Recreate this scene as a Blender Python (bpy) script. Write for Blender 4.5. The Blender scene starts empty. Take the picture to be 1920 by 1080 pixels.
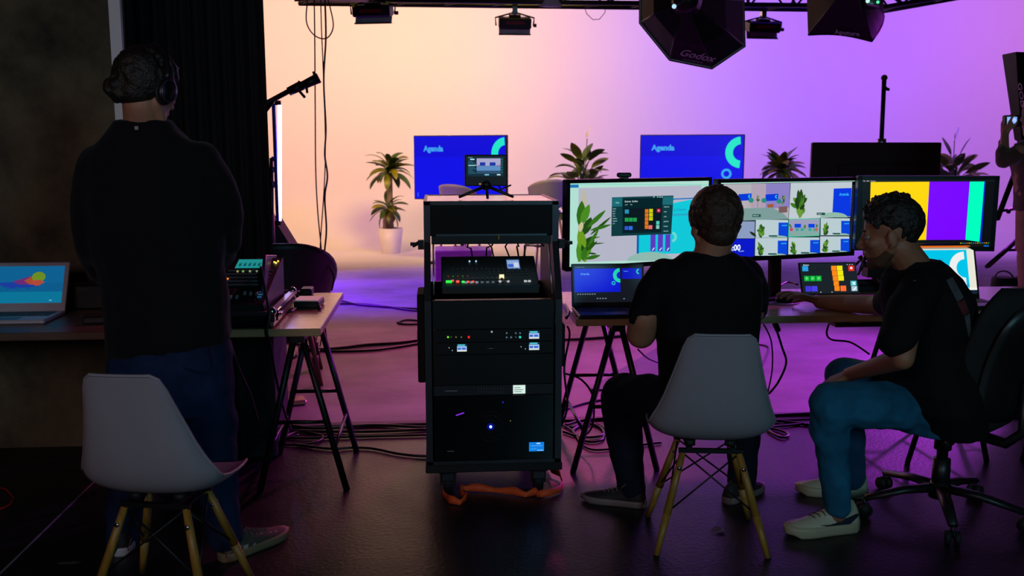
import bpy, math, random
import numpy as np
from mathutils import Vector, Matrix, Euler
SC = bpy.context.scene
COL = SC.collection
PI = math.pi
# ------------------------------------------------------------------ camera
CH, FPX, YH = 1.5, 1760.0, 278
PIT = math.atan((540 - YH) / FPX); YAW = math.radians(4.6)
cam = bpy.data.cameras.new('camera'); cam_ob = bpy.data.objects.new('camera', cam); COL.objects.link(cam_ob)
cam.sensor_width = 36; cam.lens = FPX / 1920 * 36; cam.clip_start = 0.05; cam.clip_end = 100
cam_ob.location = (0, 0, CH)
cam_ob.rotation_euler = (PI / 2 - PIT, 0, -YAW)
cam.dof.use_dof = True; cam.dof.focus_distance = 4.0; cam.dof.aperture_fstop = 4.5
SC.camera = cam_ob
# ------------------------------------------------------------------ view and world
vs = SC.view_settings
vs.view_transform = 'Standard'; vs.look = 'None'; vs.exposure = 0.0; vs.gamma = 1.0; vs.use_curve_mapping = False
world = bpy.data.worlds.new('world'); SC.world = world; world.use_nodes = True
world.node_tree.nodes['Background'].inputs[0].default_value = (0.10, 0.075, 0.10, 1)
world.node_tree.nodes['Background'].inputs[1].default_value = 0.035
# ------------------------------------------------------------------ lamps of the studio (above and beside the frame) and an added front fill
def lin(c):
    if isinstance(c, str):
        c = c.lstrip('#'); c = [int(c[i:i + 2], 16) for i in (0, 2, 4)]
    return tuple((v / 255 / 12.92) if v / 255 <= .04045 else ((v / 255 + .055) / 1.055) ** 2.4 for v in c)
def aim(loc, tgt):
    return (Vector(tgt) - Vector(loc)).to_track_quat('-Z', 'Y').to_euler()
def area(name, loc, tgt, size, power, color, sy=None, spread=180):
    l = bpy.data.lights.new(name, 'AREA'); l.energy = power; l.color = color
    l.shape = 'RECTANGLE'; l.size = size; l.size_y = sy or size; l.spread = math.radians(spread)
    o = bpy.data.objects.new(name, l); COL.objects.link(o); o.location = loc; o.rotation_euler = aim(loc, tgt)
    return o
def spot(name, loc, tgt, power, color, angle, blend=1.0, radius=.2):
    l = bpy.data.lights.new(name, 'SPOT'); l.energy = power; l.color = color
    l.spot_size = math.radians(angle); l.spot_blend = blend; l.shadow_soft_size = radius
    o = bpy.data.objects.new(name, l); COL.objects.link(o); o.location = loc; o.rotation_euler = aim(loc, tgt)
    return o
area('wall_wash_peach', (-3.0, 9.6, 4.3), (-3.0, 15.0, 3.2), 3.6, 268, (1.0, .48, .35), 1.0, 150)
area('wall_wash_warm', (.8, 9.6, 4.3), (.6, 15.0, 2.6), 1.6, 132, (1.0, .66, .15), 1.0, 120)
area('wall_wash_purple', (5.6, 9.6, 4.3), (5.2, 15.0, 3.0), 3.0, 238, (.115, .015, 1.0), 1.0, 140)
area('wall_wash_magenta', (9.6, 9.6, 4.3), (9.4, 15.0, 3.2), 3.0, 129, (1.0, .33, .92), 1.0, 150)
spot('floor_violet_left', (-3.6, 9.2, 3.2), (-0.9, 9.9, 0), 4600, (.15, .0, 1.0), 50)
spot('floor_magenta_right', (5.6, 8.6, 3.2), (2.3, 5.9, 0), 2200, (.60, .05, 1.0), 44)
spot('floor_rose_left', (1.6, 9.6, 4.4), (0.1, 6.4, 0), 850, (1.0, .10, .42), 58)
area('console_side_cool', (1.9, -1.6, 2.3), (1.3, 3.4, .6), 1.0, 40, (.32, .80, 1.0))
area('console_side_fill', (-1.8, -1.2, 2.4), (-1.2, 3.6, 1.0), 1.2, 26, (1.0, .74, .80))  # added unseen fill that lifts the dark left wall and foreground
# ------------------------------------------------------------------ measuring helpers: a pixel and a distance give a point in the room
FW = Vector((math.sin(YAW) * math.cos(PIT), math.cos(YAW) * math.cos(PIT), -math.sin(PIT)))
RT = Vector((math.cos(YAW), -math.sin(YAW), 0)); UP = RT.cross(FW)
def ray(px, py): return FW + RT * ((px - 960) / FPX) + UP * ((540 - py) / FPX)
def Z(px, py, z=0.0):
    d = ray(px, py); t = (z - CH) / d.z; return Vector((d.x * t, d.y * t, z))
def P(px, py, Y):
    d = ray(px, py); t = Y / d.y; return Vector((d.x * t, Y, CH + d.z * t))
def S(p): return (Vector(p) - Vector((0, 0, CH))).dot(FW) / FPX      # metres per pixel at a point
# ------------------------------------------------------------------ materials
MATS = {}
def mat(name, col, rough=.5, metal=0, emit=None, es=1.0, noise=0.0, nscale=8.0, bump=0.0, bscale=60.0, coat=0, spec=.5, trans=0, sheen=0, thin=False):
    if name in MATS: return MATS[name]
    m = bpy.data.materials.new(name); m.use_nodes = True; nt = m.node_tree; b = nt.nodes['Principled BSDF']
    c = lin(col) + (1,)
    b.inputs['Base Color'].default_value = c; b.inputs['Roughness'].default_value = rough; b.inputs['Metallic'].default_value = metal
    b.inputs['Specular IOR Level'].default_value = spec; b.inputs['Coat Weight'].default_value = coat
    if sheen: b.inputs['Sheen Weight'].default_value = sheen
    if trans: b.inputs['Transmission Weight'].default_value = trans
    if emit is not None:
        b.inputs['Emission Color'].default_value = lin(emit) + (1,); b.inputs['Emission Strength'].default_value = es
    if noise or bump:
        tc = nt.nodes.new('ShaderNodeTexCoord')
    if noise:
        n = nt.nodes.new('ShaderNodeTexNoise'); n.inputs['Scale'].default_value = nscale; n.inputs['Detail'].default_value = 6
        nt.links.new(tc.outputs['Object'], n.inputs['Vector'])
        r = nt.nodes.new('ShaderNodeValToRGB')
        r.color_ramp.elements[0].position = .3; r.color_ramp.elements[1].position = .7
        r.color_ramp.elements[0].color = tuple(v * (1 - noise) for v in c[:3]) + (1,)
        r.color_ramp.elements[1].color = tuple(min(1, v * (1 + noise)) for v in c[:3]) + (1,)
        nt.links.new(n.outputs['Fac'], r.inputs['Fac']); nt.links.new(r.outputs['Color'], b.inputs['Base Color'])
    if bump:
        n2 = nt.nodes.new('ShaderNodeTexNoise'); n2.inputs['Scale'].default_value = bscale; n2.inputs['Detail'].default_value = 4
        nt.links.new(tc.outputs['Object'], n2.inputs['Vector'])
        bp = nt.nodes.new('ShaderNodeBump'); bp.inputs['Strength'].default_value = bump; bp.inputs['Distance'].default_value = .01
        nt.links.new(n2.outputs['Fac'], bp.inputs['Height']); nt.links.new(bp.outputs['Normal'], b.inputs['Normal'])
    MATS[name] = m; return m
def em(hexc, s=1.0):
    return mat('glow_' + hexc + ('_%g' % s if s != 1 else ''), '#000000', .3, emit=hexc, es=s)
def wood(name, c1, c2, scale=3.0, axis=(1, 12, 12), rough=.4):
    if name in MATS: return MATS[name]
    m = mat(name, c1, rough, bump=.05); nt = m.node_tree; b = nt.nodes['Principled BSDF']
    tc = nt.nodes.new('ShaderNodeTexCoord'); mp = nt.nodes.new('ShaderNodeMapping'); mp.inputs['Scale'].default_value = axis
    n = nt.nodes.new('ShaderNodeTexNoise'); n.inputs['Scale'].default_value = scale; n.inputs['Detail'].default_value = 8; n.inputs['Distortion'].default_value = .6
    r = nt.nodes.new('ShaderNodeValToRGB'); r.color_ramp.elements[0].position = .35; r.color_ramp.elements[1].position = .7
    r.color_ramp.elements[0].color = lin(c1) + (1,); r.color_ramp.elements[1].color = lin(c2) + (1,)
    nt.links.new(tc.outputs['Object'], mp.inputs['Vector']); nt.links.new(mp.outputs['Vector'], n.inputs['Vector'])
    nt.links.new(n.outputs['Fac'], r.inputs['Fac']); nt.links.new(r.outputs['Color'], b.inputs['Base Color'])
    return m
BLK = mat('black_metal', '#141416', .4, .3, noise=.15)
BLKP = mat('black_plastic', '#121214', .45, noise=.15)
BLKM = mat('black_matte', '#0c0b0d', .75, noise=.2)
ALU = mat('aluminium', '#a9abb0', .3, .9, noise=.08)
DALU = mat('dark_aluminium_trim', '#4a4a50', .35, .8, noise=.1)
RUB = mat('rubber', '#0e0e10', .7, noise=.2)
STEEL = mat('chrome', '#c8c8cc', .15, 1.0, noise=.05)
CABLE = mat('black_cable', '#0d0d10', .4, noise=.2)
LAM = mat('black_laminate', '#070607', .5, noise=.2, nscale=30, spec=.15)
LAMG = mat('pale_sheen_laminate', '#f0dcd0', .16, .95, noise=.1, nscale=20)  # pale metallic tone imitates the wall's sheen on black laminate
WHT = mat('white_plastic', '#dcdce0', .35, noise=.04)
BEECH = wood('beech_wood', '#8c6422', '#a87c34', 4, (12, 12, 1), .45)
OAK = wood('oak_wood', '#9a7a58', '#b8946a', 3, (1, 10, 10), .4)
DESK = wood('desk_wood', '#a5805c', '#bd9670', 2.5, (1, 14, 14), .22); DESK.node_tree.nodes['Principled BSDF'].inputs['Coat Weight'].default_value = .5; DESK.node_tree.nodes['Principled BSDF'].inputs['Coat Roughness'].default_value = .25
WALN = wood('walnut_legs', '#6a4226', '#84573a', 4, (12, 12, 1), .45)
# ------------------------------------------------------------------ mesh building
def R3(a): return Euler(a, 'XYZ').to_matrix()
def frame(d, up=(0, 0, 1)):
    d = Vector(d).normalized(); u = Vector(up)
    if abs(d.dot(u)) > .97: u = Vector((1, 0, 0))
    s = d.cross(u).normalized(); return s, s.cross(d).normalized(), d
class MB:
    def __init__(s): s.V = []; s.F = []; s.M = []; s.S = []; s.mats = []
    def mi(s, m):
        if m not in s.mats: s.mats.append(m)
        return s.mats.index(m)
    def add(s, vs_, fs, m, smooth=False, xf=None):
        o = len(s.V); k = s.mi(m)
        s.V += [tuple(xf @ Vector(v)) if xf else tuple(v) for v in vs_]
        for f in fs: s.F.append(tuple(i + o for i in f)); s.M.append(k); s.S.append(smooth)
        return s
    def box(s, c, d, m, R=None, b=0):
        hx, hy, hz = d[0] / 2, d[1] / 2, d[2] / 2
        if R is None: R = Matrix.Identity(3)
        elif not isinstance(R, Matrix): R = R3(R)
        if b <= 0:
            v = [(x, y, z) for x in (-hx, hx) for y in (-hy, hy) for z in (-hz, hz)]
            f = [(0, 1, 3, 2), (4, 6, 7, 5), (0, 4, 5, 1), (2, 3, 7, 6), (0, 2, 6, 4), (1, 5, 7, 3)]
        else:
            b = min(b, hx * .99, hy * .99, hz * .99); v = []; idx = {}
            for sx in (-1, 1):
                for sy in (-1, 1):
                    for sz in (-1, 1):
                        for a in range(3):
                            h = [hx - b, hy - b, hz - b]; h[a] += b
                            idx[(sx, sy, sz, a)] = len(v); v.append((sx * h[0], sy * h[1], sz * h[2]))
            f = []
            for a in range(3):
                o1, o2 = [i for i in range(3) if i != a]
                for sg in (-1, 1):
                    q = []
                    for (p1, p2) in ((-1, -1), (1, -1), (1, 1), (-1, 1)):
                        k = [0, 0, 0]; k[a] = sg; k[o1] = p1; k[o2] = p2; q.append(idx[(*k, a)])
                    f.append(tuple(q))
            for a in range(3):           # edge bevels
                o1, o2 = [i for i in range(3) if i != a]
                for p1 in (-1, 1):
                    for p2 in (-1, 1):
                        def kk(sa, ax):
                            k = [0, 0, 0]; k[a] = sa; k[o1] = p1; k[o2] = p2; return idx[(*k, ax)]
                        f.append((kk(-1, o1), kk(1, o1), kk(1, o2), kk(-1, o2)))
            for sx in (-1, 1):
                for sy in (-1, 1):
                    for sz in (-1, 1): f.append(tuple(idx[(sx, sy, sz, a)] for a in range(3)))
        C = Vector(c)
        return s.add([C + R @ Vector(q) for q in v], f, m)
    def boxb(s, a, b, m, bev=0):
        c = [(a[i] + b[i]) / 2 for i in range(3)]; return s.box(c, [abs(a[i] - b[i]) for i in range(3)], m, None, bev)
    def ringloft(s, rings, m, smooth=True, cap=True, closed=True):
        n = len(rings[0]); v = [p for r in rings for p in r]; f = []
        for i in range(len(rings) - 1):
            for j in range(n if closed else n - 1):
                f.append((i * n + j, i * n + (j + 1) % n, (i + 1) * n + (j + 1) % n, (i + 1) * n + j))
        if cap:
            f.append(tuple(range(n))[::-1]); f.append(tuple((len(rings) - 1) * n + j for j in range(n)))
        return s.add(v, f, m, smooth)
    def cyl(s, p0, p1, r0, m, r1=None, n=14, smooth=True, cap=True):
        r1 = r0 if r1 is None else r1; p0 = Vector(p0); p1 = Vector(p1); a, b, _ = frame(p1 - p0)
        rg = [[p + (a * math.cos(2 * PI * i / n) + b * math.sin(2 * PI * i / n)) * r for i in range(n)] for p, r in ((p0, r0), (p1, r1))]
        return s.ringloft(rg, m, smooth, cap)
    def tube(s, pts, r, m, n=8, closed=False, flat=None):
        pts = [Vector(p) for p in pts]; k = len(pts); rr = r if isinstance(r, (list, tuple)) else [r] * k
        a = None; rings = []
        for i, p in enumerate(pts):
            if closed: t = pts[(i + 1) % k] - pts[i - 1]
            else: t = pts[min(i + 1, k - 1)] - pts[max(i - 1, 0)]
            t = t.normalized() if t.length > 1e-9 else Vector((0, 0, 1))
            if a is None: a = frame(t)[0]
            a = (a - t * a.dot(t)); a = a.normalized() if a.length > 1e-6 else frame(t)[0]
            b = t.cross(a)
            w, h = (1, 1) if flat is None else flat
            rings.append([p + (a * w * math.cos(2 * PI * j / n) + b * h * math.sin(2 * PI * j / n)) * rr[i] for j in range(n)])
        if closed: rings.append(rings[0])
        return s.ringloft(rings, m, True, not closed)
    def ell(s, c, r, m, R=None, n=16, k=10):
        c = Vector(c); r = (r, r, r) if not isinstance(r, (list, tuple)) else r
        if R is None: R = Matrix.Identity(3)
        elif not isinstance(R, Matrix): R = R3(R)
        v = [c + R @ Vector((0, 0, -r[2]))]
        for i in range(1, k):
            t = -PI / 2 + PI * i / k
            for j in range(n):
                a = 2 * PI * j / n; v.append(c + R @ Vector((r[0] * math.cos(t) * math.cos(a), r[1] * math.cos(t) * math.sin(a), r[2] * math.sin(t))))
        v.append(c + R @ Vector((0, 0, r[2]))); f = []
        for j in range(n): f.append((0, 1 + (j + 1) % n, 1 + j))
        for i in range(k - 2):
            for j in range(n): f.append((1 + i * n + j, 1 + i * n + (j + 1) % n, 1 + (i + 1) * n + (j + 1) % n, 1 + (i + 1) * n + j))
        L = len(v) - 1; o = 1 + (k - 2) * n
        for j in range(n): f.append((L, o + j, o + (j + 1) % n))
        return s.add(v, f, m, True)
    def cap(s, p0, p1, r0, m, r1=None, n=14):
        r1 = r0 if r1 is None else r1; s.cyl(p0, p1, r0, m, r1, n); s.ell(p0, r0, m, n=n, k=8); return s.ell(p1, r1, m, n=n, k=8)
    def chain(s, pts, m, n=14):     # pts: (Vector, radius)
        for (a, ra), (b, rb) in zip(pts, pts[1:]): s.cap(a, b, ra, m, rb, n)
        return s
    def lathe(s, prof, c, m, n=24, xf=None, cap=False):
        c = Vector(c)
        rg = [[c + Vector((r * math.cos(2 * PI * j / n), r * math.sin(2 * PI * j / n), z)) for j in range(n)] for r, z in prof]
        if xf: rg = [[xf @ p for p in r] for r in rg]
        return s.ringloft(rg, m, True, cap)
    def prism(s, poly, m, xf, d, smooth=False):     # poly in local xy, extruded in local z by d
        n = len(poly); v = [xf @ Vector((x, y, 0)) for x, y in poly] + [xf @ Vector((x, y, d)) for x, y in poly]
        f = [tuple(range(n))[::-1], tuple(range(n, 2 * n))] + [(i, (i + 1) % n, n + (i + 1) % n, n + i) for i in range(n)]
        return s.add(v, f, m, smooth)
    def poly(s, pts, m): return s.add(pts, [tuple(range(len(pts)))], m)
WM = {}
def tagit(o, label=None, cat=None, group=None, kind=None):
    if label: o['label'] = label
    if cat: o['category'] = cat
    if group: o['group'] = group
    if kind: o['kind'] = kind
    return o
def thing(name, label, cat, loc=(0, 0, 0), rz=0, group=None, kind=None, rot=None):
    o = bpy.data.objects.new(name, None); COL.objects.link(o); o.empty_display_size = .1
    o.location = loc; o.rotation_euler = rot or (0, 0, rz)
    WM[o] = Matrix.Translation(Vector(loc)) @ o.rotation_euler.to_matrix().to_4x4()
    return tagit(o, label, cat, group, kind)
def mk(name, mb, parent=None, world=True, label=None, cat=None, group=None, kind=None, bevel=0, solid=0, sub=0, fixn=True, origin=None):
    V = [Vector(v) for v in mb.V]
    if parent is not None:
        if world:
            inv = WM[parent].inverted(); V = [inv @ v for v in V]
        o_loc = Vector((0, 0, 0)); wm = WM[parent]
    else:
        if origin is not None: o_loc = Vector(origin)
        else:
            xs, ys, zs = [v.x for v in V], [v.y for v in V], [v.z for v in V]
            o_loc = Vector(((min(xs) + max(xs)) / 2, (min(ys) + max(ys)) / 2, min(zs)))
        V = [v - o_loc for v in V]; wm = Matrix.Translation(o_loc)
    me = bpy.data.meshes.new(name); me.from_pydata([tuple(v) for v in V], [], mb.F)
    for m in mb.mats: me.materials.append(m)
    me.polygons.foreach_set('material_index', mb.M); me.polygons.foreach_set('use_smooth', mb.S)
    me.update()
    if fixn:
        import bmesh
        bm = bmesh.new(); bm.from_mesh(me); bmesh.ops.recalc_face_normals(bm, faces=bm.faces); bm.to_mesh(me); bm.free()
    o = bpy.data.objects.new(name, me); COL.objects.link(o)
    if parent is not None: o.parent = parent
    o.location = o_loc; WM[o] = wm
    if solid:
        md = o.modifiers.new('solid', 'SOLIDIFY'); md.thickness = solid; md.offset = 0
    if bevel:
        md = o.modifiers.new('bevel', 'BEVEL'); md.width = bevel; md.segments = 2; md.limit_method = 'ANGLE'
    if sub:
        md = o.modifiers.new('sub', 'SUBSURF'); md.levels = sub; md.render_levels = sub
    return tagit(o, label, cat, group, kind)
def organic(name, mb, voxel, smooth, parent, m, disp=0, dscale=.12, label=None, cat=None, world=True, sf=.5, origin=None):
    """fuse overlapping lumps into one continuous surface"""
    o = mk(name, mb, parent, world, label, cat, fixn=False, origin=origin)
    r = o.modifiers.new('r', 'REMESH'); r.mode = 'VOXEL'; r.voxel_size = voxel; r.use_smooth_shade = True
    if smooth:
        q = o.modifiers.new('s', 'SMOOTH'); q.factor = sf; q.iterations = smooth
    if disp:
        t = bpy.data.textures.new(name + '_folds', 'CLOUDS'); t.noise_scale = dscale; t.noise_depth = 1
        d = o.modifiers.new('d', 'DISPLACE'); d.texture = t; d.strength = disp; d.mid_level = .5
    dg = bpy.context.evaluated_depsgraph_get(); me = bpy.data.meshes.new_from_object(o.evaluated_get(dg))
    o.modifiers.clear(); old = o.data; o.data = me; me.name = name; bpy.data.meshes.remove(old)
    me.materials.clear(); me.materials.append(m)
    for p in me.polygons: p.use_smooth = True; p.material_index = 0
    return o
def copy_tree(o, parent=None):
    c = o.copy(); COL.objects.link(c); c.parent = parent
    for ch in [x for x in bpy.data.objects if x.parent == o]: copy_tree(ch, c)
    return c
# lettering: filled outlines of the built-in font, as flat meshes
def letters(mb, s, m, xf, size=1.0, align='LEFT', bold=.0, space=1.0):
    cu = bpy.data.curves.new('t', 'FONT'); cu.body = s; cu.size = size; cu.align_x = align; cu.offset = bold * size; cu.resolution_u = 3; cu.space_character = space
    o = bpy.data.objects.new('t', cu); COL.objects.link(o)
    me = bpy.data.meshes.new_from_object(o.evaluated_get(bpy.context.evaluated_depsgraph_get()))
    mb.add([v.co.copy() for v in me.vertices], [tuple(p.vertices) for p in me.polygons], m, False, xf)
    bpy.data.objects.remove(o); bpy.data.curves.remove(cu); bpy.data.meshes.remove(me)
class Scr:
    """flat picture on a screen: u to the right, v down, both 0..1"""
    def __init__(s, tl, tr, bl):
        s.o = Vector(tl); s.u = Vector(tr) - s.o; s.v = Vector(bl) - s.o; s.n = s.v.cross(s.u).normalized(); s.mb = MB(); s.k = 0; s.q = None
        if s.n.dot(Vector((0, 0, CH)) - s.o) < 0: s.n = -s.n
    def pt(s, u, v, k): return s.o + s.u * u + s.v * v + s.n * (.0006 + .0003 * k)
    def quadmap(s, tl, tr, br, bl): s.q = [Vector(x) for x in (tl, tr, br, bl)]; return s
    def c(s, x, y):
        if s.q is None: return x, y
        a, b, c_, d = s.q; u, v = .5, .5
        for _ in range(12):
            p = a * (1 - u) * (1 - v) + b * u * (1 - v) + c_ * u * v + d * (1 - u) * v
            du = (b - a) * (1 - v) + (c_ - d) * v; dv = (d - a) * (1 - u) + (c_ - b) * u
            e = Vector((x, y)) - p; D = du.x * dv.y - du.y * dv.x
            u += (e.x * dv.y - e.y * dv.x) / D; v += (du.x * e.y - du.y * e.x) / D
        return min(1, max(0, u)), min(1, max(0, v))
    def poly(s, pts, col, k=None):
        k = s.k if k is None else k
        pp = [s.c(x, y) for x, y in pts]; s.mb.poly([s.pt(u, v, k) for u, v in pp], em(col)); return s
    def rect(s, x0, y0, x1, y1, col, k=1): return s.poly([(x0, y0), (x1, y0), (x1, y1), (x0, y1)], col, k)
    def ring(s, x, y, r0, r1, col, k=2, a0=0, a1=360, n=28, ay=1.0):
        for i in range(n):
            t0, t1 = [math.radians(a0 + (a1 - a0) * (i + j) / n) for j in (0, 1)]
            q = [(x + math.cos(t) * r, y + ay * math.sin(t) * r) for t, r in ((t0, r0), (t0, r1), (t1, r1), (t1, r0))]
            if r0 == 0: q = q[1:3] + [(x, y)]
            s.poly(q, col, k)
        return s
    def text(s, x, y, t, h, col, k=3, bold=.02, align='LEFT'):
        u, v = s.c(x, y); u2, v2 = s.c(x, y + h); H_ = abs(v2 - v) * s.v.length if s.q else h * s.v.length
        ex = s.u.normalized(); ey = -s.v.normalized(); o = s.pt(u, v, k)
        xf = Matrix(((ex.x, ey.x, s.n.x, o.x), (ex.y, ey.y, s.n.y, o.y), (ex.z, ey.z, s.n.z, o.z), (0, 0, 0, 1)))
        letters(s.mb, t, em(col), xf, H_ * 1.35, align, bold); return s
    def leaf(s, x0, y0, x1, y1, w, col, k=2):
        dx, dy = x1 - x0, y1 - y0; L = math.hypot(dx, dy); nx, ny = -dy / L, dx / L; a = []; b = []
        for t in (0, .2, .45, .7, .9, 1):
            ww = w * math.sin(PI * min(1, t * .95 + .05)) ** .8 if t < 1 else 0
            a.append((x0 + dx * t + nx * ww, y0 + dy * t + ny * ww)); b.append((x0 + dx * t - nx * ww, y0 + dy * t - ny * ww))
        return s.poly(a + b[::-1][1:], col, k)
    def bush(s, cx, y0, y1, w, seed, k=2, n=22, lw=.1):
        r = random.Random(seed); cols = ['2e5a1c', '3f7a22', '24481a', '5b8a2c', '1d3a16', '6a9a3a']
        H_ = y1 - y0
        for i in range(n):
            t = i / n; yb = y1 - H_ * .55 * r.random(); xb = cx + w * .12 * r.uniform(-1, 1)
            a = r.uniform(-1.25, 1.25); L = H_ * r.uniform(.3, .5)
            s.leaf(xb, yb, xb + math.sin(a) * L * w / H_ * 1.3, max(y0, yb - math.cos(a) * L), w * lw, cols[i % 6], k + i * .03)
        return s
    def build(s, parent, name='screen', label=None): return mk(name, s.mb, parent, fixn=False, label=label)
# ================================================================== SETTING
def nodemat(name): m = bpy.data.materials.new(name); m.use_nodes = True; return m, m.node_tree, m.node_tree.nodes['Principled BSDF']
def floor_mat(name, ca, cb, r0, r1, scale, bump):
    m, nt, b = nodemat(name); tc = nt.nodes.new('ShaderNodeTexCoord')
    mp = nt.nodes.new('ShaderNodeMapping'); mp.inputs['Scale'].default_value = (1, 1.6, 1)
    n = nt.nodes.new('ShaderNodeTexNoise'); n.inputs['Scale'].default_value = scale; n.inputs['Detail'].default_value = 10; n.inputs['Roughness'].default_value = .65
    nt.links.new(tc.outputs['Object'], mp.inputs['Vector']); nt.links.new(mp.outputs['Vector'], n.inputs['Vector'])
    r = nt.nodes.new('ShaderNodeValToRGB'); r.color_ramp.elements[0].position = .3; r.color_ramp.elements[1].position = .7
    r.color_ramp.elements[0].color = lin(ca) + (1,); r.color_ramp.elements[1].color = lin(cb) + (1,)
    nt.links.new(n.outputs['Fac'], r.inputs['Fac']); nt.links.new(r.outputs['Color'], b.inputs['Base Color'])
    mr = nt.nodes.new('ShaderNodeMapRange'); mr.inputs['To Min'].default_value = r0; mr.inputs['To Max'].default_value = r1
    n2 = nt.nodes.new('ShaderNodeTexNoise'); n2.inputs['Scale'].default_value = scale * 3; n2.inputs['Detail'].default_value = 6
    nt.links.new(tc.outputs['Object'], n2.inputs['Vector']); nt.links.new(n2.outputs['Fac'], mr.inputs['Value']); nt.links.new(mr.outputs['Result'], b.inputs['Roughness'])
    n3 = nt.nodes.new('ShaderNodeTexNoise'); n3.inputs['Scale'].default_value = 55; n3.inputs['Detail'].default_value = 4
    nt.links.new(tc.outputs['Object'], n3.inputs['Vector'])
    bp = nt.nodes.new('ShaderNodeBump'); bp.inputs['Strength'].default_value = bump; bp.inputs['Distance'].default_value = .004
    nt.links.new(n3.outputs['Fac'], bp.inputs['Height']); nt.links.new(bp.outputs['Normal'], b.inputs['Normal'])
    return m
FL_DARK = floor_mat('dark_painted_floor', '#131113', '#1d1a1c', .30, .46, 1.4, .35); FL_DARK.node_tree.nodes['Principled BSDF'].inputs['Specular IOR Level'].default_value = .3
FL_CONC = floor_mat('studio_concrete', '#544c50', '#8c8288', .45, .65, 1.1, .15)
CYC = mat('white_cyclorama', '#dedbdb', .7, noise=.015, nscale=.7)
CONC = floor_mat('concrete_wall', '#2a251c', '#77694f', .8, .95, 2.2, 1.0)
PLAS = mat('plaster', '#f2eaec', .8, noise=.05)
DRAPE = mat('black_drape', '#0b080c', .9, noise=.25)
EDGE = 5.03          # where the dark floor meets the studio floor
mk('floor', MB().boxb((-5, -2, -.1), (6, EDGE, 0), FL_DARK), kind='structure', origin=(0, 0, 0))
nt = FL_CONC.node_tree; b_ = nt.nodes['Principled BSDF']; src = b_.inputs['Base Color'].links[0].from_socket     # concrete colour blends smoothly into the white cove colour near the back wall
tc = nt.nodes.new('ShaderNodeTexCoord'); sx = nt.nodes.new('ShaderNodeSeparateXYZ'); nt.links.new(tc.outputs['Object'], sx.inputs[0])
ad = nt.nodes.new('ShaderNodeMapRange'); ad.interpolation_type = 'SMOOTHSTEP'; ad.inputs['From Min'].default_value = 11.2; ad.inputs['From Max'].default_value = 13.4; nt.links.new(sx.outputs[1], ad.inputs['Value'])
mx = nt.nodes.new('ShaderNodeMix'); mx.data_type = 'RGBA'; nt.links.new(ad.outputs['Result'], mx.inputs[0]); nt.links.new(src, mx.inputs[6]); mx.inputs[7].default_value = lin('#dedbdb') + (1,); nt.links.new(mx.outputs[2], b_.inputs['Base Color'])
mk('floor_studio', MB().boxb((-5, EDGE, -.1), (12, 14.0, .006), FL_CONC), kind='structure', origin=(0, 0, 0))
mk('trim_1', MB().boxb((-.92, EDGE - .03, 0), (6, EDGE + .02, .012), mat('floor_edge_strip', '#3a3438', .6, noise=.2)), kind='structure')
mb = MB(); pr = [(14.0 + .9 * math.sin(a), .906 - .9 * math.cos(a)) for a in [PI / 2 * i / 14 for i in range(15)]] + [(14.9, 6.2)]
mb.ringloft([[Vector((-5, y, z)), Vector((12, y, z))] for y, z in pr], CYC, True, False, False)
mk('wall_back', mb, kind='structure', fixn=False, origin=(0, 14.0, 0))
mk('wall_left', MB().boxb((-5, 4.77, 0), (P(206, 60, 4.77).x, 5.0, 4.2), CONC), kind='structure')
mk('trim_2', MB().boxb((P(206, 60, 4.77).x, 4.77, 0), (P(230, 60, 4.79).x, 4.8, 4.2), PLAS), kind='structure')
# heavy curtain with folds closing off the studio
mb = MB(); x0 = P(222, 60, 5.3).x; x1 = P(497, 200, 5.3).x; top, bot = [], []
N_ = 120
for i in range(N_ + 1):
    x = x0 + (x1 - x0) * i / N_; y = 5.3 + .035 * math.sin(i * .55) + .012 * math.sin(i * 1.7)
    top.append(Vector((x, y, 4.2))); bot.append(Vector((x, y + .01, .012)))
mb.ringloft([top, bot], DRAPE, True, False, False)
mk('curtain', mb, None, label='tall black curtain hanging beside the concrete wall, closing off the studio', cat='curtain', solid=.02, fixn=False)
# floor joint and scrape in the dark floor
a, b = Z(165, 915), Z(0, 1075)
mk('trim_3', MB().boxb((a.x - .004, b.y - 1, 0), (a.x + .004, 4.6, .002), mat('joint_line', '#77727a', .6, noise=.2)), kind='structure')
# ================================================================== STUDIO BACKGROUND
LEAFC = {}
def leafmat(name, a, b):
    if name in MATS: return MATS[name]
    m = wood(name, a, b, 6, (1, 1, 1), .4); return m
LG1 = leafmat('yellow_green_leaf', '#26400c', '#8f8a1c'); LG2 = leafmat('dark_green_leaf', '#1c3d14', '#4a6a1e'); LG3 = leafmat('lily_leaf', '#2e5212', '#7a7a1a')
def blade(mb, base, az, el, L, w, droop, m, seg=8, fold=.25, roll=0):
    """a leaf as a curved, folded strip"""
    d = Vector((math.cos(az) * math.cos(el), math.sin(az) * math.cos(el), math.sin(el))); p = Vector(base); rows = []
    side = Vector((-math.sin(az), math.cos(az), 0)); e = el
    for i in range(seg + 1):
        t = i / seg; ww = w * (math.sin(PI * (t * .93 + .05)) ** .75) * (1 if t < 1 else .05)
        dd = Vector((math.cos(az) * math.cos(e), math.sin(az) * math.cos(e), math.sin(e))); nn = side.cross(dd)
        sd = side * math.cos(roll) + nn * math.sin(roll)
        rows.append([p - sd * ww - nn * ww * fold * -1, p, p + sd * ww + nn * ww * fold]); p = p + dd * (L / seg); e -= droop / seg
    mb.ringloft(rows, m, True, False, False)
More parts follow.
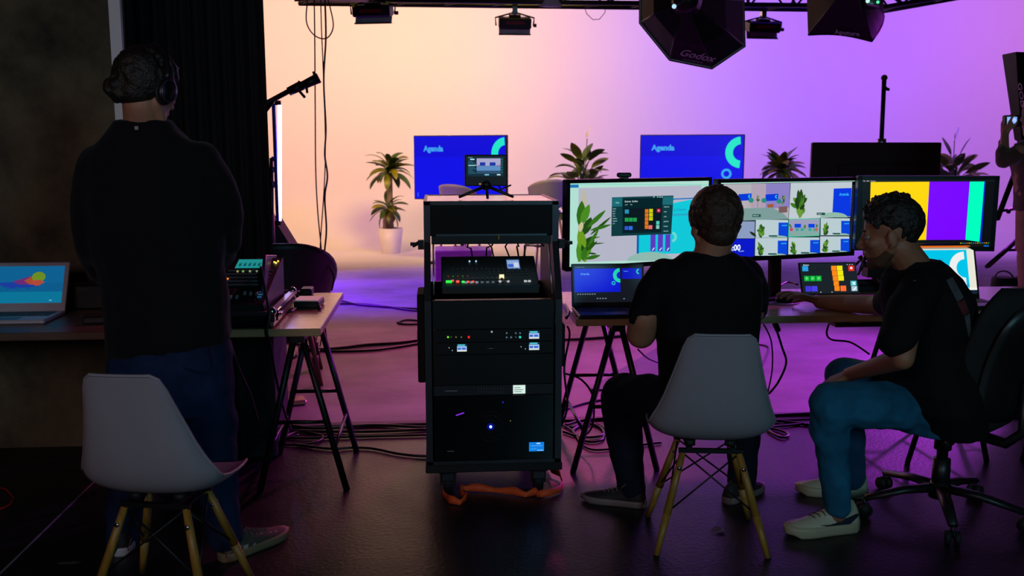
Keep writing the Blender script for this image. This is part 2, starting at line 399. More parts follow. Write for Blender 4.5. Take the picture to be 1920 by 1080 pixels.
def stalk_leaf(mb, ms, base, az, el, Ls, L, w, droop, m, roll=0):
    d = Vector((math.cos(az) * math.cos(el), math.sin(az) * math.cos(el), math.sin(el))); q = Vector(base) + d * Ls
    mb.tube([base, Vector(base) + d * Ls * .5 + Vector((0, 0, .01)), q], .006, ms, 5); blade(mb, q, az, el - .15, L, w, droop, m, roll=roll)
def pot(t, r, h, m, soil=True):
    mk('pot', MB().lathe([(r * .72, 0), (r * .76, .01), (r, h), (r * .93, h), (r * .9, h - .03), (0, h - .03)], (0, 0, 0), m, 28), t, False)
    mk('soil', MB().lathe([(r * .9, h - .05), (r * .5, h - .03), (0, h - .02)], (0, 0, 0), mat('potting_soil', '#2a1d14', .9, noise=.4, nscale=60), 16), t, False)
def dracaena(loc, H, label, crowns, pm, seed, pr_, trunks):
    r = random.Random(seed); t = thing('potted_dracaena', label, 'plant', loc); pot(t, pr_, .36, pm)
    mb = MB()
    for (dx, h, rr) in trunks: mb.tube([(dx, 0, .3), (dx * 1.1, .01, h * .5), (dx, 0, h)], [rr * 1.15, rr, rr * .9], mat('dracaena_trunk', '#7a6a58', .7, noise=.3, nscale=30, bump=.5, bscale=40), 10)
    mk('trunk', mb, t, False); mb = MB()
    for (dx, z, n, L, w, e0, e1) in crowns:
        for i in range(n):
            k = i / n; az = i * 2.4 + r.uniform(-.3, .3); el = e0 + (e1 - e0) * k + r.uniform(-.1, .1)
            blade(mb, (dx, 0, z + .08 * k), az, el, L * r.uniform(.8, 1.1), w * r.uniform(.8, 1.15), r.uniform(1.0, 1.9), [LG1, LG2][i % 2], roll=r.uniform(-.5, .5))
    mk('foliage', mb, t, False); return t
def lily(loc, label, seed, z0, z1, n, pm, flower=None, reach=.42):
    r = random.Random(seed); t = thing('peace_lily', label, 'plant', loc); pot(t, .17, .3, pm)
    mb = MB()
    for i in range(n):
        k = i / n; az = i * 2.399 + r.uniform(-.4, .4); bz = .3 + (z1 - z0) * k * .9 + r.uniform(-.04, .04); top_ = min(1.0, k * 1.3)
        el = r.uniform(.45, 1.0) + .5 * k ** 2; st = reach * r.uniform(.5, .9) * (1 - .35 * k)
        stalk_leaf(mb, LG2, (r.uniform(-.03, .03), r.uniform(-.03, .03), bz), az, min(1.5, el), st, .30 * r.uniform(.8, 1.15), .062 * r.uniform(.85, 1.2), r.uniform(.5, 1.7), [LG3, LG2, LG3][i % 3], roll=r.uniform(-.9, .9))
    for k in range(7): a_ = k * .9; mb.tube([(math.cos(a_) * .05, math.sin(a_) * .05, .28), (math.cos(a_) * .02, math.sin(a_) * .02, z1 - .1 * (k % 3))], .009, LG2, 6)
    mk('foliage', mb, t, False)
    if flower:
        fx, fz = flower; mb = MB(); mb.tube([(0, 0, z0), (fx * .6, 0, fz * .7), (fx, 0, fz)], .006, LG2, 6)
        mk('flower_stalk', mb, t, False); mb = MB(); blade(mb, (fx, 0, fz), .3, 1.35, .2, .035, .2, mat('white_spathe', '#f0ebe2', .6, noise=.05), roll=.4)
        mb.ell((fx - .01, -.02, fz + .06), (.01, .01, .04), mat('spadix', '#d8cf90', .7, noise=.1))
        mk('flower', mb, t, False)
    return t
WPOT = mat('white_pot', '#e6e2e4', .4, noise=.03)
q = Z(733, 474, .006)
dracaena(q, 1.7, 'tall dracaena with two tufts in a white pot, left of the screens', [(.0, 1.14, 30, .44, .050, -.1, 1.45), (-.03, .60, 20, .34, .045, -.3, 1.2)], WPOT, 4, .18, [(0, 1.15, .045), (-.07, .62, .035)])
q = P(1462, 400, 13.2)
dracaena((q.x, 13.2, .006), 1.5, 'leafy dracaena seen between the right screen and the black display back', [(.0, 1.16, 40, .40, .055, -.3, 1.45)], WPOT, 9, .18, [(0, 1.2, .04)])
q = P(1091, 400, 12.6); lily((q.x, 12.6, .006), 'upright peace lily behind the rack case, left of the second blue screen', 3, .35, 1.36, 60, WPOT, (.06, 1.62))
q = P(1783, 400, 12.3); lily((q.x, 12.3, .006), 'dark peace lily with one white flower, right of the black display back', 12, .35, 1.30, 74, WPOT, (-.02, 1.60), .5)
def tv(name, label, tlpx, trpx, Yl, Yr, h, scene_fn, stand=True, grp=None):
    a = P(*tlpx, Yl); b = P(*trpx, Yr); zt = (a.z + b.z) / 2; a.z = b.z = zt; dn = Vector((0, 0, -h)); c = (a + b) / 2
    ex = (b - a).normalized(); n = Vector((ex.y, -ex.x, 0)); w = (b - a).length
    t = thing(name, label, 'television', (c.x, c.y, .006), math.atan2(ex.y, ex.x), grp)
    zl = zt - h - .006
    mk('bezel', MB().box((0, .025, zl + h / 2), (w, .05, h), BLKP, None, .006), t, False)
    s = Scr(a + n * .001 + Vector((ex.x * .012, ex.y * .012, -.012)), b + n * .001 + Vector((-ex.x * .012, -ex.y * .012, -.012)), a + n * .001 + dn + Vector((ex.x * .012, ex.y * .012, .012)))
    scene_fn(s); s.build(t)
    mb = MB().box((0, .09, (zl + .2) / 2), (.06, .04, zl + .2), BLK).box((0, .09, .02), (.8, .5, .03), BLK, None, .01)
    mk('stand', mb, t, False); return t
def agenda(s, cx=.97):
    s.rect(0, 0, 1, 1, '0a10e6', 0)
    s.rect(0, 0, 1, .33, '0a0cd8', .5)
    s.text(.11, .235, 'Agenda', .09, '3fa0f0', 3, .05)
    R_ = .22; ar = s.u.length / s.v.length
    for i in range(24):
        t0, t1 = [math.radians(95 + 170 * (i + j) / 24) for j in (0, 1)]
        q_ = [(min(1, cx + math.cos(t) * r / ar), .27 - math.sin(t) * r) for t, r in ((t0, .13), (t0, .25), (t1, .25), (t1, .13))]
        s.poly(q_, '20e6c8', 2)
    s.ring(.845, .61, .028, .05, '30a8f0', 3, ay=ar); s.rect(.03, .9, .045, .97, '2a50f0', 2)
tv('television', 'left blue screen with the word Agenda, beside the tall dracaena', (775, 254.5), (949.5, 252.5), 12.5, 11.75, .83, lambda s: agenda(s, 1.0))
tv('television', 'right blue screen with the word Agenda, above the monitors', (1200.5, 253), (1397, 251.5), 12.4, 11.9, .83, lambda s: agenda(s, .98))
# dark back of a display on a wheeled stand with a mast
a, b = P(1522, 266, 8.4), P(1764, 268, 8.4); w = b.x - a.x; t = thing('display_back', 'dark back of a large display facing the stage, right of the small dracaena', 'television', ((a.x + b.x) / 2, 8.4, .006))
mk('rear_housing', MB().box((0, 0, a.z - .37), (w, .05, .72), mat('brown_black_back', '#241612', .5, noise=.3), None, .01).box((0, -.04, a.z - .42), (w * .6, .05, .4), mat('brown_black_back', '#241612')), t, False)
mk('stand', MB().box((0, .06, .5), (.07, .05, 1.1), BLK).box((0, .0, .03), (.9, .6, .05), BLK, None, .01), t, False)
bt, tp = P(1651, 300, 8.7), P(1658, 146, 8.7); t = thing('light_stand', 'thin black mast with a small clamp, rising behind the dark display back', 'stand', (bt.x, 8.75, .006))
b0 = Vector((bt.x - .04, 8.75, .01))
mk('tripod_base', MB().cyl(b0 + Vector((0, 0, .5)), b0 + Vector((.4, .15, 0)), .012, BLK).cyl(b0 + Vector((0, 0, .5)), b0 + Vector((-.4, .15, 0)), .012, BLK).cyl(b0 + Vector((0, 0, .5)), b0 + Vector((0, .4, 0)), .012, BLK), t)
mk('pole', MB().cyl(b0 + Vector((0, 0, .3)), bt + Vector((0, 0, .18)), .034, BLK).cyl(bt, tp, .021, BLK), t)
mk('top_spigot', MB().ell(tp, .03, BLK), t); mk('clamp_lever', MB().cyl(P(1657, 166, 8.7), P(1667, 168, 8.7), .014, BLK).cyl(P(1656, 160, 8.7), P(1667, 168, 8.7), .008, BLK), t); mk('collar', MB().cyl(bt + Vector((0, 0, .13)), bt + Vector((0, 0, .2)), .042, ALU), t)
# pale shell bar stools on stage
def stool(px, py, Y, rz, label, Htop=None):
    top_ = P(px, py, Y); H = top_.z; t = thing('bar_stool', label, 'stool', (top_.x, Y, .006), rz, 'pale shell bar stools on the stage')
    mb = MB(); rows = []
    for i in range(13):
        v = i / 12
        row = []
        for j in range(17):
            u = (j / 16 - .5) * 2
            if v < .5:
                k = v / .5; zz = H - (.34 * k ** 1.2) - .1 * (abs(u) ** 2.2) * (1 - k); rad = .25 - .03 * k; an = u * (1.45)
                x = math.sin(an) * rad; y = -math.cos(an) * rad * .95 + .0
            else:
                k = (v - .5) / .5; rad = (.22) * (1 - k); an = u * 1.45; x = math.sin(an) * rad; y = -math.cos(an) * rad; y += .10 * k; zz = H - .34 - .07 * math.sin(k * PI / 2)
            row.append(Vector((x, y, zz)))
        rows.append(row)
    mb.ringloft(rows, mat('pale_shell', '#a9a4a8', .45, noise=.03), True, False, False); mk('shell_seat', mb, t, False, solid=.012, fixn=False)
    mk('seat_pan', MB().lathe([(0, -.02), (.18, -.02), (.21, .0), (.2, .02), (0, .03)], (0, .02, H - .41), mat('pale_shell', '#a9a4a8'), 20), t, False)
    for sx in (-1, 1):
        for sy in (-1, 1): mk('leg', MB().cyl((sx * .13, sy * .12, H - .42), (sx * .22, sy * .2, 0), .017, OAK, .012), t, False)
    mk('footrest', MB().tube([(-.19, -.18, .3), (.19, -.18, .3), (.19, .18, .3), (-.19, .18, .3)], .008, BLK, 6, True), t, False)
stool(862, 345, 11.3, -.6, 'pale shell bar stool in front of the left blue screen')
stool(1022, 336, 11.6, .35, 'pale shell bar stool standing right of the rack case')
# low wooden crate tables on stage, glimpsed through the rack
q = P(868, 492, 10.4); mk('crate_table', MB().box((q.x, q.y, .21), (.62, .5, .38), OAK, None, .01), label='low rosy wooden crate seen through the gap of the rack case', cat='table')
# ------------------------------------------------------------------ truss, lamps, softboxes
TY = 10.0; tz = 2.955
def truss(a, b, label, hgt=.29, r=.024, seg=.24):
    a, b = Vector(a), Vector(b); t = thing('lighting_truss', label, 'truss', a); ex = (b - a).normalized(); s_, u_, _ = frame(ex); L = (b - a).length
    if u_.z < 0: u_ = -u_
    for nm, off in (('bottom_chord', Vector((0, 0, 0))), ('top_chord', u_ * hgt), ('rear_chord', u_ * hgt + s_ * hgt), ('rear_bottom_chord', s_ * hgt)):
        mk('chord', MB().cyl(a + off, b + off, r, BLK), t)
    mb = MB(); n = int(L / seg)
    for i in range(n):
        p0 = a + ex * (i * L / n); p1 = a + ex * ((i + 1) * L / n); o1, o2 = (Vector((0, 0, 0)), u_ * hgt) if i % 2 else (u_ * hgt, Vector((0, 0, 0)))
        mb.cyl(p0 + o1, p1 + o2, .011, BLK, n=8); mb.cyl(p0 + o1 + s_ * hgt, p1 + o2 + s_ * hgt, .011, BLK, n=8)
        mb.cyl(p0 + (u_ * hgt if i % 2 else Vector((0, 0, 0))), p1 + (u_ * hgt if i % 2 else Vector((0, 0, 0))) + s_ * hgt, .011, BLK, n=8)
    mk('lattice', mb, t); return t
a, b = P(560, 6, TY), P(1640, 22, TY); a.z = b.z = tz + .0; truss(a, b, 'black lattice truss running across the top of the studio')
a, b = P(1650, 22, 9.5), P(1850, -14, 9.0); truss(a, b, 'black truss end angled up at the top right', .25)
def fixture(px0, py0, px1, py1, Y, label, tilt=0, yawr=0):
    a, b = P(px0, py0, Y), P(px1, py1, Y); c = (a + b) / 2; w = abs(b.x - a.x); h = abs(a.z - b.z)
    t = thing('studio_lamp', label, 'lamp', (c.x, Y, a.z), yawr)
    z0 = -h
    mk('clamp', MB().box((0, 0, .01), (.05, .06, .1), STEEL).cyl((-.03, 0, -.03), (.03, 0, -.03), .015, STEEL), t, False)
    mk('yoke', MB().tube([(-w * .5, 0, z0 * .62), (-w * .52, 0, -.08), (-w * .1, 0, -.035), (w * .1, 0, -.035), (w * .52, 0, -.08), (w * .5, 0, z0 * .62)], .009, BLK, 6), t, False)
    R = R3((tilt, 0, 0))
    mk('housing', MB().box((0, 0, z0 * .5), (w * .86, .16, h * .42), BLK, R, .012).box((0, .0, z0 * .3), (w * .3, .1, h * .2), BLKM, R), t, False)
    mk('barn_door', MB().box((0, .02, z0 * .8), (w * .84, .012, h * .35), mat('lit_lamp_flap', '#c4b4c4', .5, .0, noise=.2), R3((tilt - .5, 0, 0))).box((0, -.0, z0 * .96), (w * .86, .02, h * .05), BLK), t, False)  # lighter flap colour stands in for lamp light falling on it
    mk('knob', MB().cyl((w * .5, 0, z0 * .6), (w * .58, 0, z0 * .6), .018, BLK), t, False)
    mk('lens', MB().box((0, -.085, z0 * .55), (w * .5, .01, h * .12), mat('lens_red', '#7a1018', .3, noise=.1), R), t, False)
fixture(930, 18, 1000, 67, TY - .05, 'small black studio lamp hanging alone from the truss near the middle', .25)
fixture(1396, 26, 1464, 74, TY - .05, 'black studio lamp on the truss, right of the octagonal softbox', .25, .08)
t_ = fixture(656, -6, 742, 46, TY - .4, 'larger black studio lamp at the left end of the truss, with yellow clips', .2, -.25)
mk('clip', MB().box(P(662, 10, 9.5), (.03, .02, .03), mat('yellow_clip', '#c8c818', .5, noise=.1)).box(P(726, 6, 9.5), (.03, .02, .03), mat('yellow_clip', '#c8c818')), label='pair of yellow clips on the left studio lamp', cat='clip', origin=P(662, 10, 9.5))
mb = MB(); c0 = P(1034, 4, 9.7); mb.ringloft([[c0 + Vector((math.cos(j) * r, .3 * math.sin(j) * r, z)) for j in [2 * PI * i / 12 for i in range(12)]] for r, z in ((.06, .12), (.075, .03), (.105, -.02), (.1, -.045))], mat('crumpled_white', '#b8b0b8', .6, noise=.1, bump=.6, bscale=20), True, True)
mk('lamp_shade', mb, label='small crumpled white shade at the middle of the truss', cat='shade')
mk('pale_panel', MB().box(P(622, -3, 7.0) + Vector((0, 0, .03)), (.52, .3, .06), mat('pale_panel', '#7c5560', .6, noise=.1), (0, .02, 0), .02), label='rosy panel edge at the top left above the hanging cables', cat='panel')
pts = [P(1096, 14, TY), P(1100, 26, TY), P(1112, 37, TY), P(1124, 36, TY), P(1134, 24, TY), P(1135, 14, TY)]
mk('cable', MB().tube(pts, .004, mat('brown_cord', '#7a5a50', .6, noise=.1), 6), label='thin cord loop hanging under the truss left of the octagonal softbox', cat='cable')
# octagonal softbox, seen from behind and below
SOFT = mat('softbox_fabric', '#0b0a0e', .6, noise=.2, nscale=4, bump=.4, bscale=6, spec=.3)
rim_px = [(1200, 43, 6.6), (1256, 112, 6.5), (1335, 128, 6.6), (1396, 87, 6.8), (1394, 0, 7.1), (1340, -80, 7.25), (1255, -90, 7.1), (1200, -45, 6.8)]
rim = [P(*p) for p in rim_px]; cen = sum(rim, Vector()) / 8; apex = P(1286, 0, 6.1)
t = thing('octagonal_softbox', 'large black octagonal softbox hanging at the top, lettering near its lower edge', 'softbox', apex)
mb = MB(); hub = [apex + (p - apex) * .07 for p in rim]
mid = [apex + (p - apex) * .55 + (p - cen).normalized() * .05 for p in rim]
for i in range(8):
    j = (i + 1) % 8
    for A, B in ((hub, mid), (mid, rim)): mb.add([A[i], A[j], B[j], B[i]], [(0, 1, 2, 3)], SOFT)
mk('fabric_shell', mb, t, fixn=False, solid=.006)
mb = MB(); mb.poly([p + (cen - apex) * -.03 for p in rim], mat('diffusion_cloth', '#b8b4bc', .8, noise=.03)); mk('diffuser', mb, t)
for i in range(8): mk('rib', MB().tube([hub[i], mid[i], rim[i]], .008, BLK, 6), t)
mk('rim_piping', MB().tube(rim, .009, BLK, 6, True), t)
mk('mounting_ring', MB().cyl(apex + (apex - cen) * .12, apex + (cen - apex) * .1, .07, BLK, .1, 20), t)
mk('handle_rod', MB().cyl(P(1264, 12, 5.9), P(1288, 1, 6.0), .006, ALU).ell(P(1264, 12, 5.9), .014, em('b8e8ff')), t)
def facetext(t, pts3, s, center, ex, size, name='lettering', sub=None):
    n = (pts3[1] - pts3[0]).cross(pts3[2] - pts3[0]).normalized()
    if n.dot(Vector((0, 0, CH)) - center) < 0: n = -n
    d = n.dot(pts3[0] - center); c = center + n * d + n * .02; ex = (ex - n * ex.dot(n)).normalized(); ey = n.cross(ex)
    xf = Matrix(((ex.x, ey.x, n.x, c.x), (ex.y, ey.y, n.y, c.y), (ex.z, ey.z, n.z, c.z), (0, 0, 0, 1))); mb = MB()
    m_ = mat('grey_print', '#a89ca8', .6, noise=.05)
    letters(mb, s, m_, xf, size, 'CENTER', .015)
    if sub: letters(mb, sub, m_, xf @ Matrix.Translation((.0, -size * .4, 0)), size * .22, 'CENTER', .0)
    mk(name, mb, t, fixn=False)
facetext(t, [mid[1], rim[1], rim[2]], 'Godox', P(1301, 90, 6.5), (rim[2] - rim[1]), .098, sub='OCTA SOFTBOX')
# rectangular softbox
c4 = [P(1516, 65, 6.6), P(1634, 77, 6.5), P(1657, 40, 7.2), P(1512, 26, 7.3)]
tp4 = [P(1508, -70, 6.5), P(1632, -60, 6.4)]
t = thing('rectangular_softbox', 'black rectangular softbox with curved lower edge at the top right', 'softbox', (c4[0] + c4[1]) / 2)
A0, A1, A2 = P(1516, 65, 6.7), P(1634, 77, 6.4), P(1657, 30, 6.9)
pk = P(1600, -40, 6.2)
mb = MB(); n_ = 10
e0 = [A0.lerp(A1, i / n_) + Vector((0, 0, .022 * math.sin(PI * i / n_))) for i in range(n_ + 1)]
e1 = [A1.lerp(A2, i / n_) - RT * -.02 * math.sin(PI * i / n_) for i in range(n_ + 1)]
tL, tR = P(1511, -90, 6.9), P(1650, -90, 6.8)
mb.add(e0 + [P(1540, -90, 6.2), pk], [tuple(range(n_ + 1)) + (n_ + 2,)], SOFT)
mb.add(e1 + [pk], [tuple(range(n_ + 2))], SOFT)
mb.add([A0, pk, tL], [(0, 1, 2)], SOFT); mb.add([A2, tR, pk], [(0, 1, 2)], SOFT); mb.add([tL, pk, tR], [(0, 1, 2)], SOFT)
mk('fabric_shell', mb, t, solid=.008, fixn=False)
mk('seam', MB().tube([A0, A0.lerp(pk, .5), pk], .008, BLK, 6).tube([A1, A1.lerp(pk, .5), pk], .008, BLK, 6).tube(e0, .009, BLK, 6).tube(e1, .009, BLK, 6), t)
mk('lamp_head', MB().box(P(1634, 4, 6.3), (.1, .1, .07), ALU, (0, .2, 0), .01).ell(P(1627, 2, 6.2), .013, em('c8fff0')).ell(P(1646, 4, 6.2), .010, em('60ffc0')), t)
facetext(t, [e0[3], e0[7], pk], 'Aputure', P(1592, 60, 6.5), (A1 - A0), .052)
# tall softbox at the right edge on its stand
t = thing('strip_softbox', 'tall black softbox on a stand at the right edge, vertical white lettering', 'softbox', Vector((P(1925, 500, 6.6).x, 6.6, .006)))
mb = MB(); ft = [P(1880, 103, 6.6), P(1905, 98, 6.4), P(1975, 100, 6.5)]; fb = [P(1903, 262, 6.6), P(1915, 268, 6.5), P(1965, 265, 6.6)]
mb.ringloft([ft, [a.lerp(b, .5) for a, b in zip(ft, fb)], fb], SOFT, False, False, False)
mb.add([ft[2], P(1985, 120, 7.2), P(1960, 250, 7.2), fb[2]], [(0, 1, 2, 3)], SOFT); mb.add([ft[0], P(1900, 104, 7.2), P(1985, 120, 7.2), ft[2], ft[1]], [(0, 1, 2, 3, 4)], SOFT); mb.add([ft[0], P(1900, 104, 7.2), P(1912, 250, 7.2), fb[0]], [(0, 1, 2, 3)], SOFT)
mk('fabric_shell', mb, t, fixn=False, solid=.006)
ex = (fb[0] - ft[0]).normalized(); facetext(t, [ft[0], ft[1], fb[1]], 'GODOX', P(1900, 198, 6.4), ex, .078)
b0 = P(1908, 470, 6.7)
mb = MB().cyl(P(1912, 250, 6.8), P(1912, 500, 6.8), .018, BLK)
mk('pole', mb, t)
for a_, b_ in (((1912, 296, 6.7), (1868, 412, 6.5)), ((1921, 437, 6.6), (1850, 500, 6.2)), ((1920, 390, 6.8), (1960, 500, 6.9))): mk('leg', MB().cyl(P(*a_), P(*b_), .014, BLK).cyl(P(a_[0] + 4, a_[1], a_[2] + .05), P(b_[0] + 4, b_[1], b_[2] + .05), .01, BLK), t)
mk('brace', MB().cyl(P(1872, 396, 6.6), P(1925, 389, 6.7), .01, BLK).cyl(P(1886, 469, 6.5), P(1925, 468, 6.7), .01, BLK), t)
mk('hook', MB().cyl(P(1889, 396, 6.6), P(1893, 397, 6.6), .016, BLK), t)
# small black bags with handles on the studio floor at the right edge
for i, (x_, lab) in enumerate(((1881, 'black tub bag with looped handles beside the softbox stand, left one'), (1925, 'black tub bag at the frame edge beside the other tub bag'))):
    q = Z(x_, 552, .006); t = thing('gear_bag', lab, 'bag', q)
    mk('body', MB().lathe([(.0, 0), (.11, .0), (.125, .05), (.125, .15), (.115, .18), (.0, .17)], (0, 0, 0), mat('bag_fabric', '#241a26', .7, noise=.3), 18), t, False)
    mk('handle', MB().tube([(math.cos(a) * .10, math.sin(a) * .03, .16 + .08 * math.sin(a)) for a in [PI * k / 10 for k in range(11)]], .008, BLK, 6), t, False)
# boom arm with microphone, tube light and its stand
mk_b = thing('boom_arm', 'black boom arm pointing up right from behind the curtain, above the tube light', 'stand', P(470, 330, 6.3) * 1)
mk('arm', MB().cyl(P(430, 231, 6.3), P(545, 169, 6.3), .017, BLK).cyl(P(480, 232, 6.3), P(512, 190, 6.3), .012, BLK), mk_b)
mk('gun_head', MB().cyl(P(541, 172, 6.3), P(566, 160, 6.3), .028, BLK, .032).cyl(P(562, 163, 6.3), P(598, 146, 6.3), .026, BLK, .034).cyl(P(590, 141, 6.3), P(588, 134, 6.3), .010, BLK), mk_b)
mk('clamp_lever', MB().cyl(P(559, 168, 6.3), P(571, 182, 6.25), .009, BLK).cyl(P(560, 153, 6.3), P(570, 158, 6.25), .007, BLK).cyl(P(575, 165, 6.3), P(576, 173, 6.25), .008, BLK), mk_b)
bp_ = P(432, 400, 6.3); mk('post', MB().cyl((bp_.x, 6.3, .006), (bp_.x, 6.3, P(432, 228, 6.3).z), .02, BLK), mk_b)
t = thing('tube_light', 'thin upright blue-white light tube beside the curtain edge', 'lamp', P(520, 416, 6.6))
a, b = P(521, 197, 6.6), P(521, 414, 6.6)
mk('tube', MB().cyl(a + Vector((.012, 0, 0)), b + Vector((.012, 0, 0)), .013, em('8a8cff', 12.0)), t)
mk('housing', MB().box((a + b) / 2 + Vector((-.014, 0, 0)), (.022, .03, (a - b).length + .02), mat('blue_housing', '#16189a', .4, noise=.1)), t)
mk('end_cap', MB().cyl(a, a + Vector((0, 0, .03)), .022, BLKP), t); mk('end_cap', MB().cyl(b, b - Vector((0, 0, .03)), .022, BLKP), t); c_ = P(514, 300, 6.66); mk('bracket', MB().cyl((a.x - .02, 6.6, c_.z), (P(509, 300, 6.75).x, 6.75, c_.z), .01, BLK), t)
t = thing('tube_light_stand', 'slim black stand behind the upright light tube', 'stand', (P(510, 500, 6.75).x, 6.75, .006))
mk('pole', MB().cyl(P(509, 296, 6.75), P(510, 460, 6.75), .014, BLK).cyl(P(510, 400, 6.75), (P(512, 560, 6.75).x, 6.75, .006), .018, BLK).cyl((P(512, 560, 6.75).x, 6.75, .006), (P(512, 560, 6.75).x, 6.75, .03), .16, BLK, .14, 24), t)
mk('knob', MB().cyl(P(507, 318, 6.7), P(516, 318, 6.7), .02, BLK).cyl(P(507, 345, 6.7), P(515, 346, 6.7), .024, BLK).cyl(P(509, 296, 6.7), P(521, 300, 6.7), .012, mat('purple_lever', '#4a2a90', .4, noise=.1)), t)
# cables that hang from above
def hang(pxs, Y, r, m, label):
    pts = [P(x, y, Y) for x, y in pxs]; sm = []
    for i in range(len(pts) - 1):
        p0, p1, p2, p3 = pts[max(i - 1, 0)], pts[i], pts[i + 1], pts[min(i + 2, len(pts) - 1)]
        for k in range(6):
            t_ = k / 6; sm.append(.5 * ((2 * p1) + (p2 - p0) * t_ + (2 * p0 - 5 * p1 + 4 * p2 - p3) * t_ ** 2 + (3 * p1 - p0 - 3 * p2 + p3) * t_ ** 3))
    sm.append(pts[-1]); return mk('hanging_cable', MB().tube(sm, r, m, 6), label=label, cat='cable')
CB1 = mat('brown_hanging_cord', '#4a342c', .6, noise=.2)
hang([(589, -10), (590, 60), (591, 200), (592, 320), (596, 400), (603, 480), (606, 600), (600, 650)], 7.0, .005, CB1, 'leftmost long cord hanging in front of the peach wall')
hang([(601, -10), (603, 60), (606, 130), (610, 260), (608, 350), (600, 470), (598, 600), (590, 652)], 7.02, .0045, CB1, 'middle long cord hanging in front of the peach wall')
hang([(609, -10), (611, 70), (607, 150), (611, 240), (609, 290), (614, 330), (609, 370), (612, 430), (608, 480), (604, 560), (614, 650)], 6.98, .007, CABLE, 'dark wavy cable, rightmost and thickest of the hanging ones')
hang([(578, -10), (574, 35), (582, 58), (598, 71), (615, 70), (625, 48), (618, 10), (613, -10)], 6.95, .005, CB1, 'cord loop hanging at the top of the three long cords')
# ================================================================== DESKS
DZ = .74
def desk(x0, x1, y0, y1, label, th=.034, m=None):
    return mk('desk', MB().boxb((x0, y0, DZ - th), (x1, y1, DZ), m or DESK, .003), label=label, cat='desk')
YD = 3.985
xr = Z(600, 617, DZ).x
desk(-1.30, xr, YD, 5.0, 'wooden desk top under the mixing console, its right end bare and lit')
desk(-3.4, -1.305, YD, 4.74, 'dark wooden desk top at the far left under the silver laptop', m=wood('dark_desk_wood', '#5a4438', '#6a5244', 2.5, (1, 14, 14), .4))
x2 = Z(1082, 600, DZ).x
desk(x2, 2.5, 4.12, 4.93, 'wooden desk top in the middle, carrying the left and centre monitors')
desk(2.505, 3.6, 4.12, 4.93, 'wooden desk top at the right, carrying the right monitor')
def trestle(x, y0, y1, label, sp=.19, h=.705, m=None):
    m = m or BLK; t = thing('trestle', label, 'trestle', (x, (y0 + y1) / 2, 0), 0)
    mk('top_bar', MB().boxb((x - .03, y0 - .03, h - .03), (x + .03, y1 + .03, h), m), t)
    for y in (y0, y1):
        for s_ in (-1, 1):
            a = Vector((x + s_ * .02, y, h - .02)); b = Vector((x + s_ * sp, y, 0)); d = (b - a)
            mk('leg', MB().tube([a, b], .0145, m, 4, flat=(1, 1)), t)
        k = .55; mk('crossbar', MB().cyl((x - (.02 + (sp - .02) * k), y, h * (1 - k)), (x + (.02 + (sp - .02) * k), y, h * (1 - k)), .009, m), t)
    for s_ in (-1, 1):
        k = .72; xx = x + s_ * (.02 + (sp - .02) * k); mk('side_brace', MB().cyl((xx, y0, h * (1 - k)), (xx, y1, h * (1 - k)), .008, DALU), t)
    return t
trestle(-.60, 4.03, 4.56, 'black steel trestle under the bare end of the mixing desk')
trestle(-1.15, 4.03, 4.56, 'black steel trestle behind the standing person')
trestle(.82, 4.17, 4.78, 'black steel trestle at the left end of the middle desk', .2)
trestle(2.44, 4.17, 4.78, 'black steel trestle at the right end of the middle desk', .2)
trestle(3.02, 4.17, 4.78, 'black steel trestle behind the office chair', .2)
trestle(-3.0, 4.1, 4.6, 'black steel trestle under the far left desk')
# ================================================================== MONITORS, LAPTOPS, TABLET
def monitor(name, label, tl, tr, Yl, Yr, h, pic, bezel=.018, stand=True, cat='monitor', zt=None):
    a = P(*tl, Yl); b = P(*tr, Yr); zt = zt or (a.z + b.z) / 2; a.z = b.z = zt; ex = (b - a).normalized(); n = Vector((ex.y, -ex.x, 0)); w = (b - a).length; c = (a + b) / 2
    t = thing(name, label, cat, (c.x - n.x * .09, c.y - n.y * .09, DZ), math.atan2(ex.y, ex.x))
    zc = zt - h / 2 - DZ; FR = mat('monitor_frame', '#1a1c20', .35, .2, noise=.1)
    mk('casing', MB().box((0, -.09 + .022, zc), (w, .04, h), FR, None, .006).box((0, -.035, zc), (w * .5, .05, h * .5), FR, None, .01), t, False)
    mb = MB()
    for q_, d_ in (((0, zc + h / 2 - bezel / 2), (w, bezel)), ((0, zc - h / 2 + bezel * .6), (w, bezel * 1.2)), ((-w / 2 + bezel / 2, zc), (bezel, h)), ((w / 2 - bezel / 2, zc), (bezel, h))):
        mb.box((q_[0], -.09, q_[1]), (d_[0], .012, d_[1]), FR)
    mk('bezel', mb, t, False)
    if stand:
        mk('stand_neck', MB().box((0, .0, (zc - h * .2) / 2 + .01), (.07, .03, zc - h * .1), mat('stand_brown', '#3a2826', .4, .5, noise=.1), (-.05, 0, 0), .006), t, False)
        mk('stand_base', MB().box((0, -.02, .008), (.26, .2, .016), BLK, None, .006), t, False)
    e = ex * bezel; s = Scr(a + e - Vector((0, 0, bezel)) - n * -.001, b - e - Vector((0, 0, bezel)) + n * .001, a + e - Vector((0, 0, h - bezel)) + n * .001)
    pic(s); s.build(t); return t
